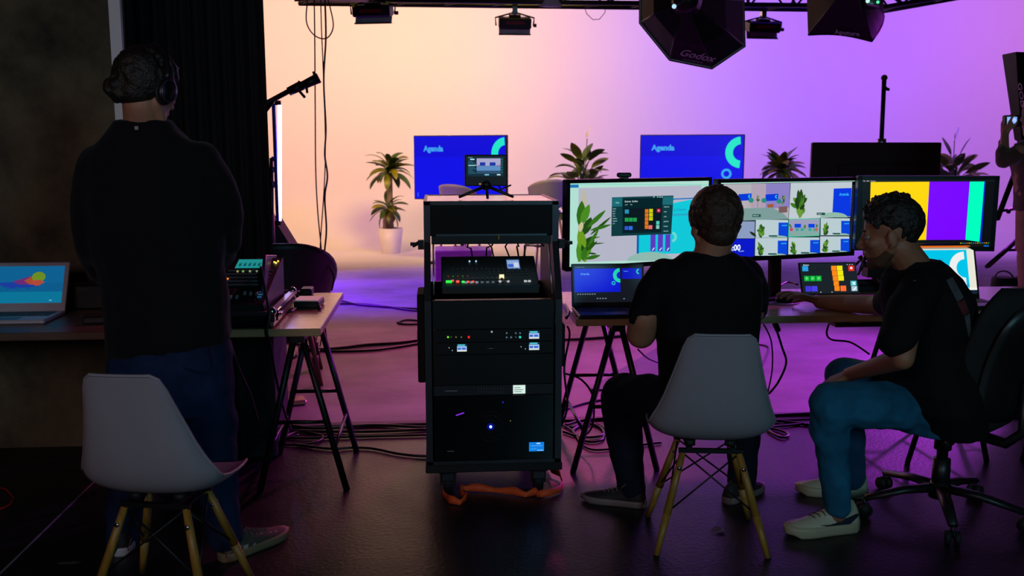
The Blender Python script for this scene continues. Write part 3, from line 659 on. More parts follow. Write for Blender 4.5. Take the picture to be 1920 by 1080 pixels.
def pic1(s):
    s.rect(0, 0, 1, 1, 'b0e0d2', 0)
    s.quadmap((105, 118), (1050, 93), (1050, 640), (95, 700))
    s.rect(104, 118, 1050, 125, '90d8c8', 1)
    s.poly([(105, 127), (160, 126), (160, 147), (105, 148)], '1a78b8', 2)
    s.poly([(160, 150), (1000, 125), (1005, 640), (150, 662)], 'b4b6c8', 1); s.poly([(1005, 130), (1050, 128), (1050, 640), (1005, 640)], 'a8e6d8', 1)
    s.leaf(195, 300, 195, 150, 16, 'bcb6a0', 2)
    r = random.Random(5); cols = ['2f6a18', '4a8a22', '1f4a14', '6a9a20', '35701a', '27500f']
    for i, (x0, y0, x1, y1, w) in enumerate([(170, 420, 180, 235, 30), (175, 400, 228, 260, 26), (190, 470, 240, 350, 28), (200, 660, 160, 520, 30), (215, 420, 335, 300, 16), (235, 470, 372, 345, 10), (235, 440, 372, 400, 12), (160, 660, 175, 480, 26), (180, 590, 258, 480, 36), (200, 560, 160, 420, 22), (215, 560, 290, 430, 12), (190, 600, 280, 515, 12), (200, 640, 300, 615, 14), (190, 640, 240, 570, 14), (220, 600, 275, 605, 7), (165, 560, 158, 440, 14), (185, 650, 200, 560, 20), (215, 540, 330, 528, 5), (230, 500, 300, 485, 5)]):
        s.leaf(x0, y0, x1, y1, w, cols[i % 6], 3 + i * .05)
    s.leaf(165, 450, 180, 380, 16, 'c8c090', 5)
    s.poly([(545, 475), (545, 605), (560, 605), (560, 474)], '1060a8', 3)
    s.poly([(548, 300), (1000, 210), (1000, 600), (548, 610)], '10c8d8', 2.5)
    s.poly([(548, 232), (1000, 208), (1000, 216), (548, 240)], '1070c0', 2.7)
    s.text(800, 305, 'ly Scherm', 20, '2090c0', 3); s.poly([(790, 325), (920, 320), (920, 336), (790, 340)], '28a8c8', 3)
    for x in (640, 692, 745): s.poly([(x, 470), (x + 36, 468), (x + 36, 588), (x, 588)], '5a3ac0', 4); s.poly([(x + 10, 580), (x + 26, 560), (x + 30, 566), (x + 16, 584)], 'b8e8ff', 5)
    s.ring(790, 487, 20, 38, '70d8d0', 3, -80, 80)
    s.poly([(478, 655)] + [(640 - 162 * math.cos(a), 655 - 62 * math.sin(a)) for a in [PI * i / 16 for i in range(17)]] + [(802, 655)], '8fb8ae', 4.5)
    s.poly([(375, 212), (797, 197), (785, 466), (371, 482)], '0e3a40', 6)
    s.poly([(376, 214), (445, 212), (443, 275), (375, 277)], '1c6a74', 6.5); s.text(398, 254, 'Clear', 11, '90d0d8', 7)
    s.poly([(447, 222), (720, 212), (715, 455), (445, 463)], '06242a', 7); s.poly([(722, 206), (795, 203), (793, 262), (720, 262)], '1c6a74', 7)
    s.text(460, 246, 'Buttons  Surface', 12, 'c0d8d8', 8); s.text(462, 266, 'page      size', 9, '90b0b0', 8)
    for x in (655, 682, 698, 712): s.poly([(x, 205), (x + 7, 205), (x + 7, 212), (x, 212)], 'a8e0e0', 8)
    for i in range(7): s.text(380, 295 + i * 17, ['Conn', 'Butt', 'Surf', 'Trig', 'Setting', 'Import/', 'Log'][i], 9, '9ac8cc', 8)
    for i in range(6): s.text(730, 280 + i * 34, ['Instances', 'atem', 'vmix', 'playback', 'Presets', 'shortcut'][i], 9, '9ac8cc', 8)
    s.poly([(455, 290), (712, 280), (708, 440), (452, 450)], '0a1a20', 8)
    s.rect(461, 296, 488, 324, '2a90b8', 9)
    for i in range(3): s.rect(461 + i * 28, 353, 486 + i * 28, 380, '1ea050', 9)
    s.rect(460, 412, 484, 438, '3058d0', 9); s.rect(488, 411, 514, 438, '2a70e0', 9)
    for i in range(5): s.rect(598, 293 + i * 28, 622, 318 + i * 28, 'd87820', 9)
    for i in range(3): s.rect(627, 291 + i * 28, 653, 316 + i * 28, 'c8d010', 9)
    s.rect(680, 289, 706, 316, 'b01838', 9); s.ring(693, 302, 0, 7, 'ff90a0', 10, n=10); s.rect(624, 405, 650, 432, 'e87070', 9); s.rect(677, 375, 700, 400, '50c8b8', 9); s.rect(677, 404, 700, 430, '80c8b8', 9)
monitor('monitor', 'left monitor showing a plant and a dark button window', (1062, 338), (1334, 331), 4.42, 4.74, .437, pic1)
def pic2(s):
    s.quadmap((95, 118), (1034, 88), (1006, 618), (95, 665)); s.rect(95, 118, 1034, 88 + 530, '1a2030', 0)
    s.poly([(95, 112), (1034, 80), (1034, 92), (95, 125)], 'b8f0e0', 1)
    s.poly([(115, 127), (566, 112), (557, 374), (115, 392)], 'b4b0b8', 1)
    s.poly([(400, 118), (566, 112), (560, 290), (400, 300)], '8c80c4', 1.5); s.poly([(300, 121), (400, 118), (400, 300), (300, 300)], 'b0a0b4', 1.4)
    s.poly([(115, 392), (115, 330), (260, 298), (440, 290), (520, 330), (558, 374)], '7c9c9a', 2)
    for x in (215, 397): s.poly([(x, 197), (x + 88, 190), (x + 85, 240), (x, 245)], '0a38d8', 3); s.ring(x + 78, 212, 6, 13, '30d0e0', 4, 90, 270)
    s.bush(345, 190, 250, 30, 1, 4, 10); s.bush(518, 190, 280, 34, 2, 4, 12); s.rect(344, 240, 347, 290, '806048', 3)
    for x, y in ((300, 240), (387, 240), (490, 245)):
        s.ring(x, y, 0, 18, '2a8a80', 4, 0, 360, 12)
        for d in (-14, -4, 8): s.poly([(x + d, y + 14), (x + d + 2, y + 14), (x + d * 1.4 + 2, y + 50), (x + d * 1.4, y + 50)], 'b08a70', 4)
    s.poly([(408, 268), (455, 265), (450, 290), (415, 292)], 'a05a38', 5); s.poly([(488, 285), (548, 280), (548, 325), (490, 328)], '7a5a5a', 5)
    s.rect(310, 340, 367, 360, '20504c', 6); s.text(314, 354, 'Wide cam', 9, 'c0e0d0', 7)
    s.poly([(570, 112), (1014, 97), (1000, 355), (560, 374)], 'c0cad2', 1)
    s.poly([(878, 148), (1010, 142), (1000, 352), (868, 357)], '0a38e0', 2); s.text(918, 200, 'Agenda', 22, '30c0f8', 3)
    s.poly([(780, 360)] + [(880 - 100 * math.cos(a), 360 - 38 * math.sin(a)) for a in [PI * i / 12 for i in range(13)]], '8fb8a8', 3)
    s.bush(632, 150, 368, 95, 3, 4, 30, .16); s.rect(755, 325, 815, 343, '20504c', 6); s.text(760, 338, 'Camera', 9, 'c0e0d0', 7)
    def cell(x0, y0, x1, y1, sd):
        s.rect(x0, y0, x1, y1, 'b8ccd2', 3); w = x1 - x0; h = y1 - y0
        s.rect(x0 + w * .7, y0 + h * .15, x1, y1, '0a44d8', 4); s.text(x0 + w * .8, y0 + h * .35, 'Agenda', h * .09, '40c8f8', 5)
        s.poly([(x0 + w * .45, y1)] + [(x0 + w * .72 - w * .27 * math.cos(a), y1 - h * .12 * math.sin(a)) for a in [PI * i / 8 for i in range(9)]], '8fb8a8', 5)
        s.bush(x0 + w * .17, y0 + h * .1, y1, w * .2, sd, 6, 20, .2); s.rect(x0 + w * .4, y1 - h * .14, x0 + w * .66, y1 - h * .06, '20504c', 9)
    s.rect(100, 392, 329, 515, '8a9cc0', 3); s.leaf(340, 500, 295, 465, 10, '20301c', 4)
    cell(335, 380, 556, 510, 5)
    s.poly([(560, 372), (780, 366), (777, 497), (558, 506)], '30c890', 3); s.poly([(565, 377), (775, 371), (772, 492), (563, 500)], '9c9cbc', 4); s.poly([(563, 500), (565, 470), (640, 440), (710, 440), (772, 470), (772, 492)], '84a8a4', 4.5)
    for x in (600, 697): s.rect(x, 408, x + 45, 436, '0a44e0', 5)
    for x, c_ in ((570, 'c04848'), (610, '38a098'), (645, '38a098'), (700, '38a098'), (735, '38a098'), (745, 'b86848')): s.ring(x + 8, 450, 0, 12, c_, 6, n=10)
    for x in (672, 755, 572): s.bush(x, 405, 440, 18, x, 6, 8, .25)
    cell(785, 366, 996, 492, 7)
    s.poly([(100, 520), (330, 518), (328, 648), (100, 655)], '0a18c8', 3); s.text(138, 606, '00:00', 44, 'f0f8ff', 5, .03); s.text(225, 612, 'Seconden', 9, 'b0d0f0', 5)
    cell(335, 512, 552, 642, 8); cell(560, 508, 776, 634, 9); cell(782, 500, 992, 622, 11)
monitor('monitor', 'centre monitor showing many camera pictures and a timer', (1345, 337), (1608, 331), 4.44, 4.70, .405, pic2)
def pic3(s):
    s.quadmap((190, 88), (1000, 92), (985, 520), (172, 505)); s.rect(190, 88, 1000, 520, '0a0b0e', 0)
    s.poly([(190, 88), (1000, 92), (1000, 102), (190, 99)], '141618', 1); s.text(196, 100, 'File  Edit  Output', 8, 'b0b0b0', 2)
    s.poly([(243, 103), (602, 102), (590, 468), (238, 468)], 'ffd800', 2); s.poly([(602, 102), (847, 102), (832, 470), (590, 468)], '7a00ff', 2)
    s.poly([(847, 102), (935, 102), (918, 484), (832, 470)], '00ffc0', 2); s.poly([(935, 102), (943, 102), (930, 484), (918, 484)], '1020c8', 2)
    s.text(452, 300, 'STAY', 34, 'fff8e8', 4, .03); s.poly([(238, 470), (985, 490), (985, 515), (238, 505)], '10140e', 3)
    for i in range(14): s.rect(800 + i * 13, 488, 808 + i * 13, 494, ['c8b020', '20a060', '2070d0', 'd06020'][i % 4], 5)
    s.rect(945, 505, 975, 515, '1060c0', 5)
monitor('monitor', 'right monitor showing yellow, violet and green stripes', (1609, 329), (1874, 330), 4.60, 4.50, .378, pic3, .02)
cm = P(1170, 331, 4.55)
t = thing('webcam', 'small black webcam on top of the left monitor', 'webcam', cm - Vector((0, 0, .005)))
mk('body', MB().box(cm + Vector((0, 0, .008)), (.07, .03, .022), BLKP, None, .006), t); mk('lens', MB().cyl(cm + Vector((0, .012, .008)), cm + Vector((0, .02, .008)), .009, LAM), t)
mk('clip_foot', MB().box(cm + Vector((0, .005, -.008)), (.04, .04, .012), BLKP), t)
def laptop(name, label, tl, tr, Yt, br, Yb, pic, base_px, m, keyc, mirror=False, bez=.012):
    """lid from pixels (top edge at Yt, bottom edge on the desk), base plate on the desk"""
    a = P(*tl, Yt); b = P(*tr, Yt); zt = (a.z + b.z) / 2; a.z = b.z = zt
    w = (b - a).length; c = (a + b) / 2; bot = Vector((c.x, Yb, DZ + .018)); dn = bot - c; n = Vector((0, -1, 0)); n = Vector((1, 0, 0)).cross(dn).normalized()
    if n.y > 0: n = -n
    ex = Vector((1, 0, 0)); t = thing(name, label, 'laptop', (c.x, Yb - .11, DZ))
    R = Matrix((ex, (dn.normalized()).cross(ex), dn.normalized() * -1)).transposed()
    if (R @ Vector((0, 1, 0))).dot(n) > 0: pass
    cc = (c + bot) / 2
    mk('lid', MB().box(cc - n * .005, (w, .008, dn.length), m, R, .003), t)
    s = Scr(c - ex * (w / 2 - bez) + dn.normalized() * bez, c + ex * (w / 2 - bez) + dn.normalized() * bez, bot - ex * (w / 2 - bez) - dn.normalized() * bez * 2)
    pic(s); s.build(t)
    mb = MB().boxb((c.x - w / 2, Yb - .235, DZ + .001), (c.x + w / 2, Yb + .01, DZ + .019), m, .004)
    b_ = mk('base', mb, t); mb = MB()
    for r in range(5):
        for k in range(13): mb.boxb((c.x - w * .43 + k * w * .067, Yb - .045 - r * .021, DZ + .019), (c.x - w * .43 + k * w * .067 + w * .058, Yb - .028 - r * .021, DZ + .021), keyc)
    mk('keyboard', mb, b_, kind='stuff'); mk('touchpad', MB().boxb((c.x - .05, Yb - .22, DZ + .0185), (c.x + .05, Yb - .155, DZ + .0198), mat('touchpad_grey', '#5c6066', .35, .3, noise=.05)), b_)
    return t
def lp_wall(s):
    s.rect(0, 0, 1, 1, '0a5a8a', 0); s.rect(0, 0, 1, .45, '0c5e90', .5); s.rect(0, .7, 1, 1, '087296', .6)
    s.poly([(.0, .45), (.42, .42), (.6, .2), (.66, .36), (.66, .55), (.2, .62)], '1a3a9a', 2); s.poly([(.25, .42), (.5, .28), (.62, .3), (.62, .5), (.35, .5)], '6a2a70', 3); s.poly([(.42, .40), (.58, .22), (.7, .36), (.66, .54), (.5, .5)], 'a04a30', 4)
    s.ring(.63, .3, 0, .1, '6a8a24', 5, ay=1.4); s.poly([(.5, .4), (.66, .38), (.73, .45), (.6, .55)], 'b04838', 6)
    for x in (.2, .33, .5): s.ring(x, .6, 0, .04, '0a5090', 4, ay=.8, n=10)
    s.text(.82, .95, '9:41', .03, 'a8e0f0', 5)
laptop('laptop', 'silver laptop with blue wallpaper at the far left', (-12, 492), (131, 491), 4.52, None, 4.42, lp_wall, None, mat('laptop_silver', '#d0c8d4', .4, .4, noise=.05), BLKP, bez=.02)
def lp_agenda(s):
    s.rect(0, 0, 1, 1, '141820', 0); s.rect(0, 0, 1, .06, '0c0e12', 1); s.text(.03, .05, 'PowerPoint  View', .025, '7080a0', 2)
    s.rect(.01, .08, .68, .72, '0c18d0', 1); s.text(.1, .25, 'Agenda', .06, '60a0f0', 3)
    ar = s.u.length / s.v.length
    for i in range(14):
        t0, t1 = [math.radians(95 + 175 * (i + j) / 14) for j in (0, 1)]
        s.poly([(.68 + math.cos(t) * r / ar, .27 - math.sin(t) * r) for t, r in ((t0, .1), (t0, .2), (t1, .2), (t1, .1))], '20d0b0', 3)
    s.ring(.58, .48, .015, .03, '20c0d0', 3, ay=ar, n=12); s.rect(.71, .08, .99, .37, '0c18c0', 1); s.text(.73, .17, 'Agenda', .03, '60a0f0', 3); s.ring(.955, .17, .02, .04, '20d0b0', 3, 90, 270, 10, ar)
    for k in range(8): s.rect(.05 + k * .035, .76, .07 + k * .035, .785, '8090a8', 3)
    for k in range(4): s.rect(.33 + k * .04, .88, .355 + k * .04, .91, '6a7890', 3)
    s.rect(.72, .9, .74, .92, 'a0a8c0', 3)
laptop('laptop', 'dark laptop with a blue Agenda slide, under the left monitor', (1071, 495), (1207, 493), 4.38, None, 4.34, lp_agenda, None, mat('laptop_dark', '#2c3038', .35, .5, noise=.05), BLKP, bez=.01)
def lp_cyan(s):
    s.rect(0, 0, 1, 1, 'e8e8d8', 0); s.rect(0, 0, 1, .04, 'e06a20', 1); s.rect(0, .04, 1, .07, 'a0a090', 1); s.rect(0, .09, .9, .88, '00c4ea', 1); s.ring(.86, .48, .12, .22, 'ecf0f0', 3, 90, 270, 24, 1.6)
    s.rect(.3, .28, .42, .45, 'e8b0b0', 2); s.text(.5, .3, 'Sub', .05, '20a0d0', 3); s.rect(.4, .8, .9, .86, '20a8d8', 2); s.rect(0, .88, 1, .93, 'f0f4e8', 2); s.rect(0, .93, 1, 1, '0a2038', 2)
laptop('laptop', 'laptop with an orange title bar and cyan slide, under the right monitor', (1685, 455), (1828, 458), 4.52, None, 4.44, lp_cyan, None, mat('laptop_black', '#16242a', .35, .3, noise=.05), BLKP, bez=.012)
# tablet with coloured buttons leaning on a stand
t = thing('tablet', 'tablet showing coloured buttons, in front of the centre monitor', 'tablet', Z(1556, 556, DZ))
a, b, c_ = P(1499, 494, 4.42), P(1603, 494, 4.42), P(1506, 551, 4.36); a.z = b.z = (a.z + b.z) / 2; dn = c_ - a; dn.x = 0; n = Vector((0, -1, .2)).normalized()
mk('casing', MB().box((a + b + dn) / 2 - n * .006, ((b - a).length + .01, .009, dn.length + .012), BLKP, R3((-math.atan2(-dn.y, -dn.z), 0, 0)), .003), t)
s = Scr(a + n * .002, b + n * .002, a + dn + n * .002); s.quadmap((208, 78), (700, 78), (722, 345), (222, 345)); s.rect(205, 78, 722, 345, '1a2228', 0)
for x0, y0, x1, y1, c in ((228, 100, 280, 146, '2aa0e0'), (240, 188, 285, 234, '10b83c'), (291, 188, 338, 234, '10b83c'), (344, 188, 392, 234, '10b83c'), (246, 278, 296, 326, '4436d8'), (300, 278, 352, 326, '4a40e0'), (636, 100, 688, 148, 'e02a20'), (650, 236, 702, 278, '48c8d0'), (655, 282, 708, 326, 'a8c8d8'), (558, 278, 608, 326, 'ff7030')): s.rect(x0, y0, x1, y1, c, 2)
for i in range(5): s.rect(484 + i * 5, 100 + i * 45, 530 + i * 5, 143 + i * 45, 'ff8a18', 2)
for i in range(3): s.rect(534 + i * 4, 100 + i * 45, 584 + i * 4, 143 + i * 45, 'f0e818', 2)
s.ring(662, 122, 0, 12, 'ffe0d8', 3, n=12); s.poly([(664, 248), (672, 244), (694, 268), (686, 272)], 'f0ffff', 3); s.poly([(688, 244), (694, 250), (670, 272), (664, 268)], 'f0ffff', 3); s.poly([(668, 318), (690, 292), (698, 298), (676, 322)], 'ffffff', 3)
s.text(238, 96, 'Buttons', 12, 'e0e8f0', 3)
for x in (628, 650, 672): s.ring(x, 90, 0, 4, 'e0e8f0', 3, n=8)
for x in (380, 480): s.ring(x, 333, 0, 5, 'c0c8d0', 3, n=8)
for x in (262, 314, 368): s.ring(x, 210, 0, 12, '60e080', 3, n=10)
s.build(t); mk('kickstand', MB().box((a + b) / 2 + dn * .55 + Vector((0, .05, -.01)), (.12, .004, dn.length * .9), BLKP, (.45, 0, 0)), t)
# mouse on its pad, small boxes on the desks
mq = Z(1472, 566, DZ + .004)
t = thing('computer_mouse', 'black mouse under the hand of the person in the office chair', 'mouse', mq)
mk('shell', MB().ell(mq + Vector((.0, 0, .012)), (.052, .03, .022), BLKP, R3((0, 0, .1))), t); mk('wheel', MB().cyl(mq + Vector((-.03, .005, .03)), mq + Vector((-.03, -.005, .03)), .006, RUB), t)
mk('mouse_pad', MB().lathe([(0, 0), (.11, 0), (.112, .002), (.11, .004), (0, .004)], (0, 0, 0), mat('violet_grey_pad', '#5a5068', .6, noise=.1), 28, Matrix.Translation(Z(1455, 566, DZ))), label='round mouse pad on the desk beside the tablet', cat='mouse pad')
q = Z(1612, 548, DZ)
for i, lab in enumerate(('flat black recorder box right of the tablet, lower of two', 'flat black recorder box right of the tablet, upper of two')):
    t = thing('recorder_box', lab, 'device', (q.x + .08, q.y + .1, DZ + .034 * i + .001)); mk('body', MB().box((0, 0, .016), (.2, .16, .031), BLKP, None, .004), t, False); mk('button', MB().box((.07, -.082, .018), (.02, .004, .006), ALU), t, False)
t = thing('under_desk_box', 'flat dark box fixed beneath the desk edge behind the seated person', 'device', P(1610, 604, 4.2)); mk('body', MB().box(P(1606, 606, 4.16), (.24, .09, .02), BLKP, None, .004), t); mk('latch', MB().box(P(1606, 605, 4.11), (.035, .01, .006), ALU), t)
t = thing('folding_stand', 'dark folded stand behind the right monitor, on the desk', 'stand', Z(1640, 540, DZ)); b0 = Z(1640, 540, DZ)
mk('arm', MB().cyl(P(1612, 480, 4.75), P(1640, 520, 4.7), .014, BLK).cyl(P(1625, 475, 4.7), P(1614, 505, 4.65), .009, BLK), t); mk('bracket', MB().box(P(1634, 510, 4.72), (.07, .06, .05), BLK).box(P(1654, 512, 4.72), (.05, .05, .07), BLK), t); mk('foot', MB().cyl((b0.x, 4.72, DZ), P(1640, 518, 4.72), .02, BLK), t)
# ================================================================== RACK CASE
RX0, RX1 = P(797, 600, 3.9).x, P(1053, 600, 3.9).x; YF, YB, YU = 3.9, 4.62, 4.04
z_b = P(930, 868, YF).z; z_m = P(930, 562, YF).z; zt = P(915, 378, YU).z; z_u = P(915, 440, YU).z
rc = thing('rack_case', 'tall black wheeled rack case full of video gear, topped by a small display', 'rack case', ((RX0 + RX1) / 2, 4.26, 0))
TH = .012
pf = [(YF, z_b), (YF, z_m), (YU, z_u - .03), (YU, zt), (YB, zt), (YB, z_b)]
for x in (RX0, RX1 - TH):
    mb = MB(); n = len(pf); v = [Vector((x, y, z)) for y, z in pf] + [Vector((x + TH, y, z)) for y, z in pf]
    mb.add(v, [tuple(range(n)), tuple(range(n, 2 * n))] + [(i, (i + 1) % n, n + (i + 1) % n, n + i) for i in range(n)], LAM); mk('side_panel', mb, rc)
mk('top_panel', MB().boxb((RX0, YU, zt - TH), (RX1, YB, zt), LAMG), rc)
mk('bottom_panel', MB().boxb((RX0, YF, z_b), (RX1, YB, z_b + TH), LAM), rc)
mk('upper_front', MB().boxb((RX0 + .02, YU + .004, z_u), (RX1 - .02, YU + .014, zt - .012), LAM), rc)
mk('upper_back', MB().boxb((RX0 + .012, YB - .012, z_u), (RX1 - .012, YB, zt - .012), LAM), rc)
mk('lower_back', MB().boxb((RX0 + .012, YB - .012, z_b), (RX1 - .012, YB, z_m - .02), LAM), rc)
mk('shelf', MB().boxb((RX0 + .012, YU + .02, z_u - .006), (RX1 - .012, YB - .01, z_u), LAM), rc)
mb = MB(); w = .028
for x in (RX0 - .002, RX1 - w + .002):
    mb.boxb((x, YF - .006, z_b), (x + w, YF + .004, z_m), DALU); mb.boxb((x, YU - .006, z_u - .03), (x + w, YU + .004, zt), DALU)
    a, b = Vector((x + w / 2, YF, z_m)), Vector((x + w / 2, YU, z_u - .03)); mb.box((a + b) / 2, (w, .01, (b - a).length), DALU, R3((-math.atan2(b.y - a.y, b.z - a.z), 0, 0)))
mb.boxb((RX0, YF - .006, z_b - .004), (RX1, YF + .004, z_b + .014), DALU); mb.boxb((RX0, YU - .006, zt - .014), (RX1, YU + .004, zt + .003), DALU)
for x in (RX0 - .002, RX1 - .012): mb.boxb((x, YU, zt - .002), (x + .014, YB, zt + .003), DALU)
mb.boxb((RX0, YB - .01, zt - .002), (RX1, YB + .003, zt + .003), DALU); mk('edge_trim', mb, rc)
mk('base_rail', MB().boxb((RX0 - .006, YF - .015, z_b - .035), (RX1 + .006, YB, z_b - .001), BLKM, .004), rc)
for x in (RX0 + .09, RX1 - .09):
    for y in (YF + .07, YB - .09):
        zb = z_b - .03; r = .05; c = mk('caster', MB().box((x, y, zb - .015), (.08, .08, .02), BLKP, None, .004).box((x - .03, y + .015, zb - .05), (.008, .05, .07), BLKP).box((x + .03, y + .015, zb - .05), (.008, .05, .07), BLKP).box((x, y - .03, zb - .04), (.06, .03, .04), mat('brake_grey', '#26282e', .4, noise=.1), None, .006), rc)
        mk('wheel', MB().cyl((x - .02, y + .01, r), (x + .02, y + .01, r), r, RUB, n=20), c)
mk('side_handle', MB().boxb((RX0 - .035, YF + .1, P(790, 718, 4).z), (RX0 - .001, YF + .32, P(790, 552, 4).z), BLKM, .006).boxb((RX0 - .037, YF + .14, 0.66), (RX0 - .035, YF + .18, .72), ALU), rc)
mk('side_bracket', MB().boxb((RX1 + .001, YF + .1, .55), (RX1 + .03, YF + .28, .74), BLKM, .006), rc)
# front equipment as things inside the case
IX0, IX1 = RX0 + .032, RX1 - .032
def zf(py): return P(925, py, YF + .01).z
def xf_(px): return P(px, 700, YF + .01).x
def unit(name, label, y0, y1, m, cat='rack unit', depth=.3):
    z0, z1 = zf(y1), zf(y0); t = thing(name, label, cat, ((IX0 + IX1) / 2, YF + .15, z0)); mk('front_panel', MB().boxb((IX0, YF + .008, z0 + .001), (IX1, YF + .018, z1 - .001), m, .001), t)
    mk('chassis', MB().boxb((IX0 + .01, YF + .019, z0 + .002), (IX1 - .01, YF + depth, z1 - .002), BLK), t); return t
def lamp_dot(mb, px, py, col, r=.0035, s=1.0):
    p = P(px, py, YF + .006); mb.cyl(p, p - Vector((0, .004, 0)), r, em(col, s), n=8)
def lcd(t, x0, y0, x1, y1, fn, nm='display'):
    Y = YF + .004; s = Scr(P(x0, y0, Y), P(x1, y0, Y), P(x0, y1, Y)); s.o.z = P((x0 + x1) / 2, y0, Y).z; s.u.z = 0; s.v = Vector((0, 0, P((x0 + x1) / 2, y1, Y).z - s.o.z)); fn(s); s.build(t, nm)
def cam_pic(s): s.rect(0, 0, 1, 1, '0a2a3a', 0).rect(.05, .3, .95, 1, '9cc0f0', 1).rect(.1, .05, .8, .25, '50c0d0', 1).rect(.1, .5, .4, .75, '3a60c8', 2).rect(.5, .5, .85, .75, '3a60c8', 2).rect(.05, .8, .95, 1, 'd8e0d8', 2)
VEN = mat('panel_black', '#0d0d10', .42, .3, noise=.2)
unit('blank_rack_panel', 'blank black panel directly under the switcher in the rack', 562, 617, VEN, depth=.05)
t = unit('streaming_unit', 'rack unit with green and red lights and two tiny screens, upper row', 617, 641, VEN, 'video device')
mb = MB()
for x, c, r in ((840, '80ff20', .004), (846, '405020', .003), (855, '707048', .003), (865, '706a50', .003), (879, 'ff2818', .005), (959, '4a6070', .003), (967, '405060', .003), (975, '20e0c0', .005)): lamp_dot(mb, x, 632, c, r)
for x in (950, 967, 975): lamp_dot(mb, x, 624.5, '5a7080', .0035)
for x in (950, 958): lamp_dot(mb, x, 632.5, '5a7080', .0035)
lamp_dot(mb, 922, 622, 'b0a8b0', .004); mk('button_light', mb, t, kind='stuff'); lcd(t, 991, 620, 1012, 635, cam_pic)
t = unit('recorder_unit', 'rack unit with a small screen at each side, lower row', 641, 664, VEN, 'video device'); lcd(t, 856, 645, 876, 659, cam_pic); lcd(t, 991, 641.5, 1012, 656, cam_pic)
mb = MB()
for x, y in ((842, 652), (848, 657), (977, 650), (985, 654)): lamp_dot(mb, x, y, 'a0b8c0', .002)
mk('button_light', mb, t, kind='stuff'); p = P(920, 653, YF + .006); mk('ridge_handle', MB().cyl(p - Vector((.02, .004, 0)), p + Vector((.02, -.004, 0)), .002, ALU), t)
unit('blank_rack_panel', 'large blank black panel between the two-screen units and the grey router', 664, 721, VEN, depth=.05)
t = unit('video_router', 'grey rack unit with a button grid and a bright white screen', 721, 741, mat('router_grey', '#26262c', .45, .3, noise=.1), 'video device')
mb = MB()
for r in range(2):
    for k in range(10): q = P(897 + k * 5.2, 728.5 + r * 6.5, YF + .006); mb.box(q, (.0085, .005, .010), mat('router_key', '#3a3a42', .4, noise=.1))
mk('button_grid', mb, t, kind='stuff'); lcd(t, 962, 722, 985, 738, lambda s: s.rect(0, 0, 1, 1, 'd8f0e8', 0).rect(.1, .25, .6, .33, '58807a', 1).rect(.1, .5, .8, .58, '708a80', 1).rect(.1, .72, .7, .8, '708a80', 1))
p = P(846, 733, YF + .006); mk('nameplate', MB().box(p, (.055, .003, .004), mat('label_grey', '#7a7a80', .5)), t)
t = unit('computer_case', 'black glass-fronted computer at the bottom of the rack, blue fan light', 741, 862, mat('smoked_glass', '#0a0a0d', .12, .0, noise=.1, coat=.5), 'computer', .45)
mb = MB(); lamp_dot(mb, 920, 800, '4060ff', .006, 14); p = P(920, 800, YF + .0075); mb.cyl(p, p - Vector((0, .001, 0)), .016, em('080c78'), n=20); mk('fan_light_halo', mb, t)  # wider dim blue disc imitates the glow around the fan LED
p = P(920, 800, YF + .007); mb = MB()
for r in (.03, .05, .065): mb.tube([p + Vector((math.cos(a) * r, .0, math.sin(a) * r)) for a in [2 * PI * k / 28 for k in range(28)]], .0012, VEN, 5, True)
mk('fan_grille', mb, t, kind='stuff'); mb = MB(); p0, p1 = P(855, 779, YF + .005), P(870, 774, YF + .005); mb.cyl(p0, p1, .0022, em('8030e0', 1.2)); mk('light_strip', mb, t)
mb = MB(); lamp_dot(mb, 943, 754, '2020a0', .004); lamp_dot(mb, 957, 789, 'c0a040', .0015); mk('status_light', mb, t)
lcd(t, 992, 829, 1020, 846, lambda s: s.rect(0, 0, 1, 1, '0f7ee0', 0).rect(.1, .35, .9, .42, '50a8f8', 1).rect(.5, .08, .75, .2, 'c0e0ff', 1).rect(.1, .7, .5, .76, '50a8f8', 1).rect(.55, .85, .95, .93, '90d0ff', 1))
p = P(845, 846, YF + .006); mk('nameplate', MB().box(p, (.03, .003, .003), mat('label_grey', '#7a7a80')), t)
# production switcher lying slanted in the open bay
fl, fr_ = P(828, 536, YF + .02), P(1012, 536, YF + .02); bl, br_ = P(842, 490, YU + .26), P(1004, 490, YU + .26)
fl.z = fr_.z = (fl.z + fr_.z) / 2; bl.z = br_.z = fl.z + .10; bl = Vector((fl.x, fl.y + .24, bl.z)); br_ = Vector((fr_.x, fl.y + .24, bl.z))
t = thing('video_switcher', 'slanted black video switcher with lit buttons in the open bay of the rack', 'mixer', ((fl.x + fr_.x) / 2, fl.y + .12, z_m + .001))
ex = (fr_ - fl); ey = (bl - fl); nn = ex.cross(ey).normalized(); L = ex.length; D = ey.length
def sw(u, v, h=0): return fl + ex * u + ey * v + nn * h
mb = MB(); dn = Vector((0, 0, -.03)); vv = [fl, fr_, br_, bl] + [fl + Vector((0, 0, -.035)), fr_ + Vector((0, 0, -.035)), br_ + Vector((0, 0, -.06)), bl + Vector((0, 0, -.06))]
mb.add(vv, [(0, 1, 2, 3), (7, 6, 5, 4), (0, 4, 5, 1), (1, 5, 6, 2), (2, 6, 7, 3), (3, 7, 4, 0)], BLKP); mk('body', mb, t, bevel=.004)
RS = Matrix((ex.normalized(), ey.normalized(), nn)).transposed()
def key(mb, u, v, w, h, m, ht=.006): mb.box(sw(u, v, ht / 2), (w, h, ht), m, RS, .0015)
GK = mat('grey_key', '#55585e', .4, noise=.1); mb = MB()
for i in range(10): key(mb, .22 + i * .05, .12, .012, .010, GK if i > 2 else em('ff5038', 1.2) if i in (1, 2) else em('30ff50', 1.5)); key(mb, .22 + i * .05, .22, .012, .010, GK)
